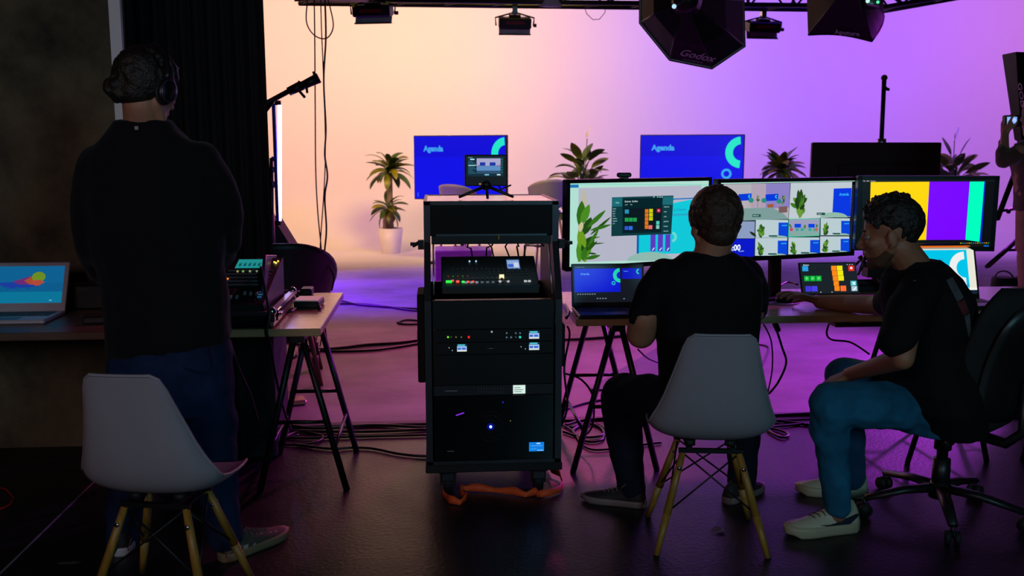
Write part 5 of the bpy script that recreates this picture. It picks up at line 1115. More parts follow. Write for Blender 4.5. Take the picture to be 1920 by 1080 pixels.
# ================================================================== OFFICE CHAIR
oc = thing('office_chair', 'black swivel office chair at the right with a person on it', 'chair', (2.06, 3.56, 0), math.radians(38))
OF = mat('office_fabric', '#0e1012', .85, noise=.2, nscale=30, bump=.2, bscale=200); OP = mat('office_plastic', '#1b1719', .4, noise=.15)
def arc_panel(mb, yb, zb, yt, zt_, w0, w1, th, curve, m):
    rows_f, n, k = [], 14, 16
    R_ = []
    for i in range(k + 1):
        v = i / k; z = zb + (zt_ - zb) * v; y = yb + (yt - yb) * v + .035 * math.sin(v * PI) ; w = (w0 + (w1 - w0) * v) * (1 - max(0, (v - .72) / .28) ** 2.6 * .42) * (1 - max(0, (.18 - v) / .18) ** 2 * .3)
        front = [Vector((w * (j / n - .5) * 2, y + curve * abs((j / n - .5) * 2) ** 2, z)) for j in range(n + 1)]
        back = [p + Vector((0, -th * (1 - .6 * abs((j / n - .5) * 2) ** 3) * (1 - .5 * (abs(v - .5) * 2) ** 4), 0)) for j, p in enumerate(front)]
        R_.append(front + back[::-1])
    mb.ringloft(R_, m, True); return mb
mk('backrest', arc_panel(MB(), -.21, .49, -.31, .985, .25, .225, .055, .085, OF), oc, False)
mk('back_shell', arc_panel(MB(), -.245, .46, -.355, .93, .21, .18, .03, .06, OP), oc, False)
mb = MB(); rows = []
for v, s_ in ((.0, .86), (.018, .97), (.04, 1.0), (.062, .97), (.075, .84)):
    rows.append([Vector((.245 * s_ * (abs(math.cos(a)) ** .6) * (1 if math.cos(a) > 0 else -1), .02 + .25 * s_ * (abs(math.sin(a)) ** .6) * (1 if math.sin(a) > 0 else -1), .405 + v - (.02 if math.sin(a) > .9 else 0))) for a in [2 * PI * k / 32 for k in range(32)]])
mb.ringloft(rows, OF, True); mk('seat', mb, oc, False)
mk('tilt_mechanism', MB().box((0, -.02, .375), (.17, .26, .05), OP, None, .012).cyl((.07, .0, .375), (.2, .02, .37), .007, OP), oc, False)
k_ = mk('back_support_bar', MB().tube([(0, -.12, .37), (0, -.24, .36), (0, -.30, .42), (0, -.30, .62)], .026, OP, 10, flat=(1.3, .8)), oc, False)
mk('adjust_knob', MB().cyl((.0, -.31, .37), (.0, -.375, .36), .026, OP).cyl((-.19, -.1, .38), (-.24, -.1, .38), .022, OP), oc, False)
mk('gas_column', MB().cyl((0, 0, .12), (0, 0, .24), .036, OP, .034).cyl((0, 0, .24), (0, 0, .36), .022, BLK).cyl((0, 0, .28), (0, 0, .36), .034, OP), oc, False)
hb = mk('star_base_hub', MB().cyl((0, 0, .075), (0, 0, .14), .045, OP, .038), oc, False)
for k in range(5):
    a = math.radians(34 + 72 * k - 38) ; d = Vector((math.cos(a), math.sin(a), 0)); tip = d * .31 + Vector((0, 0, .075))
    sp_ = mk('spoke', MB().tube([d * .03 + Vector((0, 0, .115)), d * .15 + Vector((0, 0, .108)), tip], [.024, .021, .016], OP, 10, flat=(1.2, .8)), oc, False)
    s_ = Vector((-d.y, d.x, 0)); c_ = d * .315 + Vector((0, 0, .027)); w = mk('caster', MB().cyl(c_ + s_ * .008, c_ + s_ * .026, .027, RUB, n=18).cyl(c_ - s_ * .008, c_ - s_ * .026, .027, RUB, n=18).cyl(c_ + Vector((0, 0, .0)), c_ + Vector((0, 0, .05)), .007, BLK).box(c_ + Vector((0, 0, .018)), (.03, .03, .02), OP, None, .004), sp_, False)
# ================================================================== PEOPLE
def SK(n, c): return mat(n, c, .55, noise=.12, nscale=14, bump=.1, bscale=150)
SKIN1 = SK('skin_fair', '#b07860'); SKIN2 = SK('skin_tan', '#a06a50'); SKIN3 = SK('skin_warm', '#9a6248')
def cloth(n, c, sh=.3, ns=6, nz=.15): return mat(n, c, .85, noise=nz, nscale=ns, bump=.25, bscale=260, sheen=sh, spec=.2)
BLACKTEE = cloth('black_cotton', '#0c0b0f', 0); NAVYKNIT = cloth('dark_knit', '#0a080e', .06); JEAN1 = cloth('dark_blue_denim', '#132444', 0, 9, .3); JEAN2 = cloth('black_denim', '#111626', 0, 9, .2); JEAN3 = cloth('teal_blue_denim', '#1c6080', 0, 8, .35)
HAIR1 = mat('dark_brown_hair', '#1c110b', .5, noise=.4, nscale=60, bump=.6, bscale=120); HAIR2 = mat('short_brown_hair', '#3a2318', .5, noise=.4, nscale=90, bump=.6, bscale=180); HAIR3 = mat('black_curly_hair', '#1c1210', .5, noise=.4, nscale=60, bump=.6, bscale=140)
def B(px, py, Y, r): p = P(px, py, Y); return (p, r * S(p))
def ring(px, py, Y, hw, dm, yawr=0.0, n=20, e=2.4, tilt=0):
    c = P(px, py, Y); w = hw * S(c); ax = (RT * math.cos(yawr) + Vector((-RT.y, RT.x, 0)) * math.sin(yawr)); ay = Vector((-ax.y, ax.x, 0)); o = []
    for i in range(n):
        a = 2 * PI * i / n; ca, sa = math.cos(a), math.sin(a)
        o.append(c + ax * w * (abs(ca) ** (2 / e)) * (1 if ca > 0 else -1) + ay * dm * (abs(sa) ** (2 / e)) * (1 if sa > 0 else -1) + Vector((0, 0, tilt * ca * w)))
    return o
class Loc:
    def __init__(s, c, fwd, up=(0, 0, 1), sc=1.0):
        f = Vector(fwd).normalized(); l = Vector(up).cross(f).normalized(); u = f.cross(l); s.c = Vector(c); s.R = Matrix((f, l, u)).transposed(); s.s = sc
    def p(s, x, y, z): return s.c + s.R @ (Vector((x, y, z)) * s.s)
    def ell(s, mb, c, r, m, rot=None): mb.ell(s.p(*c), tuple(v * s.s for v in r), m, s.R @ (R3(rot) if rot else Matrix.Identity(3)), 20, 12)
    def cap(s, mb, a, b, r0, m, r1=None): mb.cap(s.p(*a), s.p(*b), r0 * s.s, m, (r1 or r0) * s.s, 10)
def head_skin(mb, L, m):
    L.ell(mb, (-.012, 0, .035), (.098, .075, .088), m); L.ell(mb, (.022, 0, -.02), (.07, .064, .085), m); L.ell(mb, (.035, 0, -.078), (.048, .045, .034), m)
    L.ell(mb, (.066, 0, -.098), (.024, .024, .018), m)                                   # chin
    L.cap(mb, (.0, .052, -.045), (.045, .036, -.088), .020, m); L.cap(mb, (.0, -.052, -.045), (.045, -.036, -.088), .020, m)   # jaw
    L.cap(mb, (.078, -.03, .022), (.078, .03, .022), .013, m)                           # brow
    L.cap(mb, (.086, 0, .012), (.108, 0, -.028), .008, m, .0125); L.ell(mb, (.100, .012, -.032), (.011, .008, .008), m); L.ell(mb, (.100, -.012, -.032), (.011, .008, .008), m)
    L.ell(mb, (.084, 0, -.056), (.014, .024, .007), m); L.ell(mb, (.080, 0, -.067), (.014, .021, .008), m)
    for s_ in (-1, 1):
        L.ell(mb, (.058, s_ * .042, -.018), (.026, .022, .022), m)                       # cheek
        L.ell(mb, (-.006, s_ * .078, -.008), (.019, .007, .031), m, (0, .15, s_ * .3)); L.ell(mb, (.0, s_ * .074, -.034), (.010, .006, .010), m)
def neck(mb, L, base, m, r=.058): mb.cap(L.p(-.02, 0, -.05), base, r * L.s, m, r * 1.08 * L.s, 14)
def eyes(par, L, brows=True):
    for s_ in (-1, 1):
        o = mk('eye', MB().ell(L.p(.073, s_ * .031, .004), .0125 * L.s, mat('eye_white', '#8a8078', .3, noise=.02), n=12, k=8).ell(L.p(.0815, s_ * .031, .004), .0055 * L.s, mat('eye_dark', '#20140e', .2), n=10, k=6), par)
        if brows: mk('eyebrow', MB().tube([L.p(.092, s_ * .014, .026), L.p(.09, s_ * .032, .031), L.p(.078, s_ * .05, .026)], [.003, .004, .002], HAIR3, 6), par)
def hair_mb(L, m, seed, n, cond, lo, hi, r, curl=0, base=(.104, .082, .094), bc=(-.016, 0, .042)):
    mb = MB(); rr = random.Random(seed); k = 0
    while k < n:
        v = Vector((rr.gauss(0, 1), rr.gauss(0, 1), rr.gauss(0, 1))).normalized(); q = Vector((bc[0] + v.x * base[0], v.y * base[1], bc[2] + v.z * base[2]))
        if not cond(q): continue
        k += 1; ln = rr.uniform(lo, hi); t = Vector((-v.x * .3 + rr.uniform(-curl, curl), v.y * .2 + rr.uniform(-curl, curl), -1 + rr.uniform(-curl, curl))); t = (t - v * t.dot(v)); t = t.normalized() if t.length > .1 else Vector((1, 0, 0))
        q2 = q + t * ln - v * (ln * ln * 3.0); L.cap(mb, tuple(q), tuple(q2), r, m, r * .7)
    return mb
def fingers(mb, wrist, d, palm, m, sc=1.0, curl=(.35, .4, .45, .5), spread=.1, thumb=1, tcurl=.3):
    """palm = direction the palm faces; thumb = +1/-1 side"""
    d = Vector(d).normalized(); pn = Vector(palm); pn = (pn - d * pn.dot(d)).normalized(); sd = d.cross(pn) * thumb; W = Vector(wrist)
    kn = []
    for i in range(4):
        off = (.031 - .0205 * i) * sc; K = W + d * (.088 - .004 * abs(i - 1)) * sc + sd * off; kn.append(K); mb.cap(W + d * .01 * sc + sd * off * .55, K, .0155 * sc, m, .0115 * sc, 10)
    mb.cap(W + sd * .012 * sc + d * .02 * sc, W + d * .05 * sc + sd * .03 * sc + pn * .008 * sc, .018 * sc, m, .014 * sc, 10)
    for i, (K, ln) in enumerate(zip(kn, (.074, .082, .077, .060))):
        p = K; dd = (d + sd * (.5 - i / 3) * 2 * spread).normalized(); ang = curl[i] * .55
        for sgm, fr in enumerate((.45, .3, .25)):
            dr = dd * math.cos(ang) + pn * math.sin(ang); q = p + dr * ln * fr * sc; mb.cap(p, q, (.0092 - .0008 * sgm) * sc, m, (.0086 - .0009 * sgm) * sc, 10); p = q; ang += curl[i]
    p = W + d * .03 * sc + sd * .028 * sc; dr = (d * .62 + sd * .72 + pn * tcurl).normalized(); q = p + dr * .04 * sc; mb.cap(p, q, .0125 * sc, m, .0105 * sc, 10); dr2 = (d * .9 + sd * .25 + pn * (tcurl + .1)).normalized(); q2 = q + dr2 * .032 * sc; mb.cap(q, q2, .0105 * sc, m, .008 * sc, 10)
def shoe(par, heel, toe, z, L_, cu, cs, cl, high=False, hs=1.0, tilt=0, swoosh=None, lace=True, stripes=None):
    h = Vector(heel); t_ = Vector(toe); f = (t_ - h); f.z = 0; f.normalize(); Lx = Loc(Vector((h.x, h.y, z)), f + Vector((0, 0, tilt)), sc=L_ / .29)
    st = [(-.004, .024, .060), (.015, .034, .088), (.045, .037, .100), (.08, .038, .098), (.11, .039, .086), (.145, .042, .070), (.18, .046, .058), (.215, .047, .050), (.25, .042, .042), (.275, .030, .034), (.288, .012, .026)]
    if high: st = [(x, w * 1.1, h_ * 1.22 + (.012 if x < .1 else 0)) for x, w, h_ in st]
    sk = 1.35 if high else 1.0
    rows = []
    for x, w, hh in st:
        rows.append([Lx.p(x, w * math.cos(a) * (1 - .25 * max(0, math.sin(a))), .02 + (hh - .02) * max(0, math.sin(a)) ** .8) for a in [PI * k / 12 for k in range(13)]] + [Lx.p(x, -w * .6, .018), Lx.p(x, w * .6, .018)])
    mb = MB(); mb.ringloft(rows, cu, True); s_ = mk('shoe', mb, par)
    out = [(x, w * 1.07) for x, w, _ in st]; out[0] = (-.010, .018); out[-1] = (.295, .014); mb = MB(); rg = []
    for zz, g in ((0.0, .94), (.006 * sk, 1.0), (.022 * sk, 1.02), (.030 * sk, .97)): rg.append([Lx.p(x, w * g, zz + (.012 if x > .27 else 0) * (zz < .01)) for x, w in out] + [Lx.p(x, -w * g, zz + (.012 if x > .27 else 0) * (zz < .01)) for x, w in out[::-1]])
    mb.ringloft(rg, cs, True); mk('sole', mb, s_)
    if lace:
        mb = MB()
        for i in range(6):
            x = .088 + i * .019; hz = np.interp(x, [a[0] for a in st], [a[2] for a in st]) + .002; mb.tube([Lx.p(x - .004, .022, hz - .014), Lx.p(x, .012, hz - .002), Lx.p(x + .004, -.012, hz - .002), Lx.p(x + .008, -.022, hz - .014)], .0028, cl, 5)
        mb.tube([Lx.p(.09, .01, .1), Lx.p(.08, .03, .108), Lx.p(.1, .04, .09), Lx.p(.095, .012, .1)], .0022, cl, 5); mb.tube([Lx.p(.09, -.01, .1), Lx.p(.08, -.03, .106), Lx.p(.105, -.036, .088)], .0022, cl, 5)
        mk('laces', mb, s_)
    def skinpt(x, hfrac, side):
        w = np.interp(x, [a[0] for a in st], [a[1] for a in st]); hh = np.interp(x, [a[0] for a in st], [a[2] for a in st]); a = math.asin(min(1, max(0, hfrac)) ** 1.25); return Lx.p(x, side * (w * math.cos(a) * (1 - .25 * math.sin(a)) + .0016), .02 + (hh - .02) * hfrac)
    if swoosh is not None:
        for sd in (1, -1):
            top = [(.20, .34), (.17, .24), (.14, .22), (.11, .26), (.08, .36), (.05, .52), (.022, .74)]; bot_ = [(.20, .34), (.165, .14), (.13, .06), (.10, .08), (.075, .16), (.05, .34), (.022, .74)]
            bot_ = [(.205, .52), (.16, .22), (.13, .12), (.10, .12), (.075, .2), (.05, .38), (.022, .74)]
            top = [(.205, .52), (.165, .36), (.14, .34), (.11, .36), (.08, .42), (.05, .54), (.022, .74)]
            mb = MB(); 
            for (a, b), (c, d) in zip(zip(top, bot_), zip(top[1:], bot_[1:])): mb.add([skinpt(a[0] - .03, a[1], sd), skinpt(b[0] - .03, b[1], sd), skinpt(d[0] - .03, d[1], sd), skinpt(c[0] - .03, c[1], sd)], [(0, 1, 2, 3)], swoosh)
            mk('side_emblem', mb, s_, fixn=False, solid=.001)
    if stripes is not None:
        for sd in (1, -1):
            mb = MB()
            for (x0, x1) in ((.10, .15), (.165, .19), (.2, .215)): mb.add([skinpt(x0, .15, sd), skinpt(x0 + .012, .15, sd), skinpt(x1 + .012, .8, sd), skinpt(x1, .8, sd)], [(0, 1, 2, 3)], stripes)
            mb.add([skinpt(.0, .25, sd), skinpt(.08, .1, sd), skinpt(.085, .3, sd), skinpt(.02, .4, sd)], [(0, 1, 2, 3)], stripes)
            mk('side_patch', mb, s_, fixn=False, solid=.001)
    return s_
def person(label, mb, m, vox, org, sm=5):
    return organic('person', mb, vox, sm, None, m, label=label, cat='person', origin=org)
# ---------------------------------------------------------------- the standing person at the left
Lh = Loc(P(277, 170, 3.42), (.55, .80, -.25), sc=1.0)
mb = MB(); head_skin(mb, Lh, SKIN1); neck(mb, Lh, P(270, 240, 3.45), SKIN1, .062)
mb.ringloft([ring(318, 640, 3.46, 95, .10), ring(312, 560, 3.46, 92, .10), ring(290, 440, 3.46, 110, .11), ring(278, 320, 3.46, 105, .09), ring(272, 262, 3.46, 60, .06)], SKIN1)
mb.chain([B(175, 325, 3.46, 28), B(183, 420, 3.46, 25), B(195, 492, 3.52, 22), B(262, 560, 3.85, 16), B(300, 560, 4.0, 13)], SKIN1); mb.chain([B(382, 318, 3.44, 28), B(417, 395, 3.48, 24), B(420, 450, 3.54, 21), B(392, 505, 3.86, 15), B(385, 520, 4.0, 13)], SKIN1)
fingers(mb, P(385, 520, 4.02), (.1, 1, -.15), (0, -.1, -1), SKIN1, 1.0, thumb=1); fingers(mb, P(300, 560, 4.0), (.3, 1, -.1), (0, -.1, -1), SKIN1, 1.0, thumb=-1)
mb.chain([B(270, 640, 3.46, 36), B(256, 780, 3.46, 30), B(248, 840, 3.46, 24), B(238, 920, 3.48, 19), B(228, 1015, 3.50, 16)], SKIN1); mb.chain([B(376, 640, 3.46, 36), B(394, 780, 3.45, 30), B(402, 850, 3.43, 24), B(410, 920, 3.40, 19), B(422, 1015, 3.36, 16)], SKIN1)
org = ((Z(470, 1055) + Z(235, 1030)) / 2)
pm = person('standing person in dark knitwear and jeans, seen from behind, wearing headphones', mb, SKIN1, .007, org)
mb = MB(); mb.ringloft([ring(316, 652, 3.46, 113, .155, 0, tilt=.12), ring(315, 600, 3.46, 114, .15), ring(312, 550, 3.46, 113, .145), ring(303, 500, 3.46, 118, .145), ring(294, 440, 3.46, 127, .15), ring(284, 380, 3.46, 131, .15), ring(279, 330, 3.46, 128, .14), ring(276, 290, 3.46, 112, .12), ring(272, 262, 3.45, 84, .10), ring(269, 240, 3.45, 60, .085), ring(268, 224, 3.44, 50, .08)], NAVYKNIT)
mb.chain([B(185, 312, 3.46, 42), B(172, 400, 3.46, 40), B(176, 455, 3.48, 38), B(194, 500, 3.55, 32), B(245, 550, 3.82, 24), B(285, 556, 3.96, 20)], NAVYKNIT); mb.chain([B(372, 305, 3.45, 42), B(408, 355, 3.47, 39), B(417, 400, 3.50, 39), B(420, 450, 3.56, 34), B(398, 500, 3.84, 23), B(388, 516, 3.96, 19)], NAVYKNIT)
organic('sweater', mb, .011, 6, pm, NAVYKNIT, .02, .11)
mk('collar_tag', MB().box(P(256, 240, 3.353), (.012, .004, .012), mat('tag_grey', '#8a868a', .5)), pm)
mb = MB(); mb.ringloft([ring(320, 615, 3.46, 106, .135), ring(320, 670, 3.46, 112, .145), ring(321, 730, 3.46, 113, .14), ring(322, 770, 3.46, 110, .12)], JEAN1)
mb.chain([B(270, 700, 3.46, 58), B(256, 780, 3.46, 50), B(248, 840, 3.46, 42), B(238, 920, 3.48, 36), B(228, 1005, 3.50, 31)], JEAN1); mb.chain([B(376, 700, 3.46, 60), B(394, 780, 3.45, 50), B(402, 850, 3.43, 44), B(410, 920, 3.40, 39), B(420, 1000, 3.36, 36)], JEAN1)
organic('jeans', mb, .010, 5, pm, JEAN1, .022, .09)
mk('pocket_seam', MB().tube([P(395, 648, 3.32), P(405, 690, 3.31), P(380, 700, 3.31), P(345, 690, 3.31)], .003, JEAN1, 5), pm)
GS = mat('grey_suede', '#4c4038', .8, noise=.2); GSOLE = mat('gum_sole', '#7a6a50', .6, noise=.1); PALE = mat('pale_patch', '#9a9488', .6, noise=.05)
shoe(pm, Z(418, 1052), Z(520, 1008), 0, .30, GS, GSOLE, mat('lace_grey', '#5a504a', .8), stripes=PALE, tilt=0)
shoe(pm, Z(228, 1042), Z(246, 985), 0, .30, mat('dark_sneaker', '#1c181c', .7, noise=.2), mat('white_sole', '#b0aab0', .5, noise=.05), mat('lace_dark', '#2a2628', .8), stripes=mat('white_stripe', '#b8b0b8', .5))
hb_ = hair_mb(Lh, HAIR1, 3, 230, lambda q: not (q.x > .035 and q.z < .075) and not (q.z < -.03 and q.x > -.03), .02, .045, .012, .5, (.108, .088, .102))
Lh.ell(hb_, (-.022, 0, .042), (.106, .086, .098), HAIR1); Lh.ell(hb_, (-.045, 0, -.015), (.07, .07, .06), HAIR1)
r = random.Random(4); bc_ = P(222, 166, 3.36)
for k in range(46):
    v = Vector((r.gauss(0, 1), r.gauss(0, 1), r.gauss(0, 1))).normalized(); hb_.ell(bc_ + v * .036, .017, HAIR1, n=8, k=6)
hb_.ell(bc_, .042, HAIR1)
organic('hair', hb_, .0055, 2, pm, HAIR1, sf=.4)
mk('ear', MB().ell(Lh.p(-.004, -.078, -.006), (.018, .008, .03), SKIN1, Lh.R), pm)
eyes(pm, Lh, False)
# headphones
hp = thing('headphones', 'dark over-ear headphones on the head of the standing person', 'headphones', Lh.p(0, 0, .15))
HPM = mat('headphone_black', '#18141c', .35, .3, noise=.1)
band = [Lh.p(-.005 - .01 * math.cos(a), -.102 * math.cos(a) if True else 0, .03 + .128 * math.sin(a)) for a in [PI * k / 20 for k in range(21)]]
mk('headband', MB().tube(band, .009, HPM, 8, flat=(1.6, .8)), hp)
for s_ in (-1, 1):
    c = Lh.p(.0, s_ * .098, -.005); ax = Lh.R @ Vector((0, s_, 0)); e = mk('ear_cup', MB().ell(c, (.036 * Lh.s, .018 * Lh.s, .046 * Lh.s), HPM, Lh.R), hp)
    mk('ear_pad', MB().ell(Lh.p(.0, s_ * .084, -.005), (.038 * Lh.s, .014 * Lh.s, .048 * Lh.s), mat('pad_black', '#100e12', .7), Lh.R), e)
    mk('cup_ring', MB().tube([Lh.p(.030 * math.cos(a), s_ * .111, -.005 + .038 * math.sin(a)) for a in [2 * PI * k / 20 for k in range(20)]], .003, mat('cup_ring_violet', '#5a4a6a', .3, .7), 6, True), e)
# ---------------------------------------------------------------- the person seated in the middle
L2 = Loc(P(1339, 425, 3.47), (-.12, 1, -.10), sc=1.06)
mb = MB(); head_skin(mb, L2, SKIN2); neck(mb, L2, P(1332, 482, 3.46), SKIN2, .060)
mb.ringloft([ring(1330, 770, 3.5, 80, .11), ring(1328, 680, 3.5, 78, .10), ring(1324, 580, 3.5, 88, .10), ring(1324, 520, 3.48, 80, .085), ring(1328, 490, 3.47, 45, .06)], SKIN2)
mb.chain([B(1232, 540, 3.5, 26), B(1208, 595, 3.5, 29), B(1202, 626, 3.54, 28), B(1225, 612, 3.84, 17), B(1238, 590, 4.06, 13)], SKIN2); mb.chain([B(1408, 540, 3.5, 26), B(1412, 585, 3.56, 22), B(1385, 590, 3.9, 16), B(1362, 585, 4.08, 13)], SKIN2)
fingers(mb, P(1238, 588, 4.08), (-.1, 1, -.1), (0, 0, -1), SKIN2, 1.0, thumb=1); fingers(mb, P(1362, 583, 4.10), (-.4, 1, -.1), (0, 0, -1), SKIN2, 1.0, thumb=-1)
mb.chain([B(1290, 760, 3.52, 30), B(1215, 747, 3.72, 26), B(1168, 744, 3.86, 22), B(1169, 800, 3.88, 20), B(1178, 870, 3.82, 16), B(1187, 928, 3.78, 14)], SKIN2); mb.chain([B(1365, 760, 3.52, 30), B(1392, 750, 3.75, 26), B(1400, 746, 3.89, 22), B(1396, 800, 3.9, 18), B(1390, 912, 3.82, 14)], SKIN2)
p2 = person('person in a black T-shirt on the grey-white chair, back turned, facing the monitors', mb, SKIN2, .007, Vector((1.03, 3.5, 0)))
mb = MB(); mb.ringloft([ring(1326, 775, 3.50, 88, .14), ring(1325, 720, 3.50, 88, .135), ring(1325, 660, 3.50, 92, .13), ring(1325, 610, 3.50, 98, .13), ring(1324, 560, 3.49, 106, .128), ring(1323, 525, 3.48, 104, .12), ring(1324, 502, 3.47, 88, .105), ring(1328, 486, 3.47, 66, .09), ring(1330, 472, 3.47, 46, .075)], BLACKTEE)
mb.chain([B(1248, 515, 3.48, 32), B(1226, 550, 3.49, 33), B(1212, 580, 3.5, 31), B(1206, 594, 3.5, 29)], BLACKTEE); mb.chain([B(1396, 512, 3.48, 32), B(1411, 545, 3.51, 32), B(1412, 575, 3.58, 29), B(1402, 585, 3.68, 26)], BLACKTEE)
organic('t_shirt', mb, .009, 4, p2, BLACKTEE, .014, .1)
mb = MB(); mb.ringloft([ring(1328, 730, 3.50, 92, .13), ring(1328, 770, 3.52, 96, .15), ring(1328, 792, 3.54, 88, .14)], JEAN2)
mb.chain([B(1282, 768, 3.52, 50), B(1215, 745, 3.72, 45), B(1166, 740, 3.87, 40), B(1168, 800, 3.88, 35), B(1178, 870, 3.82, 31), B(1186, 915, 3.78, 27)], JEAN2); mb.chain([B(1374, 768, 3.52, 50), B(1392, 748, 3.75, 44), B(1400, 742, 3.9, 39), B(1396, 800, 3.9, 32), B(1392, 860, 3.86, 28), B(1390, 903, 3.82, 26)], JEAN2)
organic('jeans', mb, .009, 4, p2, JEAN2, .018, .09)
BRN = mat('brown_sneaker', '#241618', .75, noise=.25, bump=.2); PSOLE = mat('pinkish_sole', '#7a6664', .55, noise=.1)
shoe(p2, Z(1208, 950), Z(1110, 938), 0, .27, BRN, PSOLE, mat('lace_pale', '#6a5a58', .8)); shoe(p2, Z(1362, 944), Z(1420, 918), 0, .27, BRN, PSOLE, mat('lace_pale', '#6a5a58', .8))
hb_ = hair_mb(L2, HAIR2, 6, 330, lambda q: not (q.x > .05 and q.z < .07) and not (abs(q.y) > .05 and q.z < .0 and q.x > -.02) and q.z > -.06, .012, .024, .009, .3, (.106, .086, .100))
L2.ell(hb_, (-.020, 0, .042), (.106, .084, .098), HAIR2); L2.ell(hb_, (-.050, 0, -.02), (.058, .064, .056), HAIR2)
organic('hair', hb_, .0055, 3, p2, HAIR2, sf=.4); eyes(p2, L2, False)
# ---------------------------------------------------------------- the person in the office chair, in profile
L3 = Loc(P(1669, 441, 3.42), (-.90, .42, -.16), sc=1.05)
mb = MB(); head_skin(mb, L3, SKIN3); mb.cap(L3.p(-.025, 0, -.045), P(1712, 500, 3.42), .062, SKIN3, .066)
mb.ringloft([ring(1752, 780, 3.46, 60, .12, .5), ring(1748, 690, 3.46, 66, .12, .5), ring(1742, 600, 3.45, 66, .12, .5), ring(1728, 535, 3.44, 60, .12, .5), ring(1716, 505, 3.43, 36, .07, .5)], SKIN3)
mb.chain([B(1718, 548, 3.27, 26), B(1700, 620, 3.20, 24), B(1692, 672, 3.16, 22), B(1640, 688, 3.33, 17), B(1592, 702, 3.50, 13)], SKIN3)
fingers(mb, P(1592, 702, 3.50), (-.6, .5, -.45), (.1, .2, -1), SKIN3, 1.0, thumb=-1, curl=(.3, .35, .35, .4))
mb.chain([B(1690, 545, 3.62, 25), B(1668, 572, 3.88, 22), B(1640, 572, 4.06, 18), B(1590, 569, 4.20, 17), B(1538, 566, 4.29, 13.5)], SKIN3)
wr = P(1534, 564, 4.30); fingers(mb, wr, (P(1462, 550, 4.33) - wr).normalized() + Vector((0, 0, .10)), (0, .0, -1), SKIN3, 1.16, curl=(.22, .26, .32, .38), spread=.12, thumb=-1, tcurl=.55)
mb.chain([B(1735, 762, 3.40, 30), B(1640, 760, 3.36, 27), B(1568, 760, 3.37, 24), B(1559, 800, 3.39, 21), B(1562, 850, 3.40, 18), B(1571, 965, 3.40, 15)], SKIN3); mb.chain([B(1740, 752, 3.56, 28), B(1650, 716, 3.66, 24), B(1586, 702, 3.73, 20), B(1588, 780, 3.76, 18), B(1600, 905, 3.76, 14)], SKIN3)
p3 = person('person in the office chair, in profile, one hand on a mouse', mb, SKIN3, .0052, Vector((1.95, 3.5, 0)), 4)
mb = MB(); A_ = .45
mb.ringloft([ring(1760, 806, 3.43, 56, .19, A_), ring(1750, 760, 3.42, 68, .20, A_), ring(1748, 725, 3.43, 78, .19, A_), ring(1748, 690, 3.45, 80, .175, A_), ring(1748, 640, 3.45, 79, .165, A_), ring(1744, 590, 3.44, 78, .17, A_), ring(1736, 550, 3.44, 75, .165, A_), ring(1728, 522, 3.43, 66, .14, A_), ring(1722, 500, 3.43, 50, .11, A_), ring(1718, 486, 3.42, 36, .085, A_)], BLACKTEE)
mb.chain([B(1728, 540, 3.30, 36), B(1704, 580, 3.24, 38), B(1690, 620, 3.20, 36), B(1680, 640, 3.18, 34)], BLACKTEE); mb.chain([B(1695, 538, 3.58, 34), B(1676, 562, 3.78, 32), B(1664, 568, 3.92, 28)], BLACKTEE)
organic('t_shirt', mb, .009, 4, p3, BLACKTEE, .016, .1)
# printed blocks down the back
from mathutils.bvhtree import BVHTree
tee = [o for o in p3.children if o.name.startswith('t_shirt')][0]; wm_ = WM[p3]
bvh = BVHTree.FromPolygons([wm_ @ v.co for v in tee.data.vertices], [tuple(p.vertices) for p in tee.data.polygons])
def printed(name, quad, m, nu=4, nv=8):          # a print that lies on the cloth
    q = [Vector((x, y)) for x, y in quad]; rows = []
    for j in range(nv + 1):
        row = []
        for i in range(nu + 1):
            u, v = i / nu, j / nv; s = q[0] * (1 - u) * (1 - v) + q[1] * u * (1 - v) + q[2] * u * v + q[3] * (1 - u) * v
            d = ray(s.x, s.y).normalized(); h = bvh.ray_cast(Vector((0, 0, CH)), d)
            if h[0] is None: h = bvh.find_nearest(P(s.x, s.y, 3.5))
            row.append(h[0] + h[1] * .003)
        rows.append(row)
    mb = MB(); mb.ringloft(rows, m, True, False, False); return mk(name, mb, p3, fixn=False)
GP = mat('grey_print_cloth', '#4c4a4e', .8, noise=.3, nscale=40); RP = mat('red_print_cloth', '#5a1c20', .8, noise=.3, nscale=40)
printed('back_print', [(1773, 526), (1785, 520), (1806, 558), (1794, 567)], GP); printed('back_print', [(1793, 568), (1808, 562), (1816, 586), (1805, 592)], RP); printed('back_print', [(1807, 593), (1817, 588), (1820, 632), (1816, 637)], GP)
J3 = JEAN3
mb = MB(); mb.ringloft([ring(1742, 728, 3.46, 70, .155, A_), ring(1738, 768, 3.46, 76, .17, A_), ring(1740, 802, 3.46, 66, .16, A_)], J3)
mb.chain([B(1716, 764, 3.41, 44), B(1640, 759, 3.36, 44), B(1562, 757, 3.37, 44), B(1557, 800, 3.39, 37), B(1561, 850, 3.40, 31), B(1567, 900, 3.40, 28), B(1571, 948, 3.40, 25)], J3)
organic('jeans', mb, .009, 4, p3, J3, .020, .08)
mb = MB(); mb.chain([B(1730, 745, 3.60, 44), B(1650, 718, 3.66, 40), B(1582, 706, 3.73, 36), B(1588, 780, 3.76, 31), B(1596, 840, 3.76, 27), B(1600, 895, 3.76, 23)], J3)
organic('jeans_far_leg', mb, .009, 4, p3, cloth('shaded_denim', '#22486a', .1, 8, .3), .016, .08)  # shade on the far leg is put into a darker denim colour
WS = mat('white_leather', '#b8b098', .45, noise=.06, bump=.1, bscale=40)
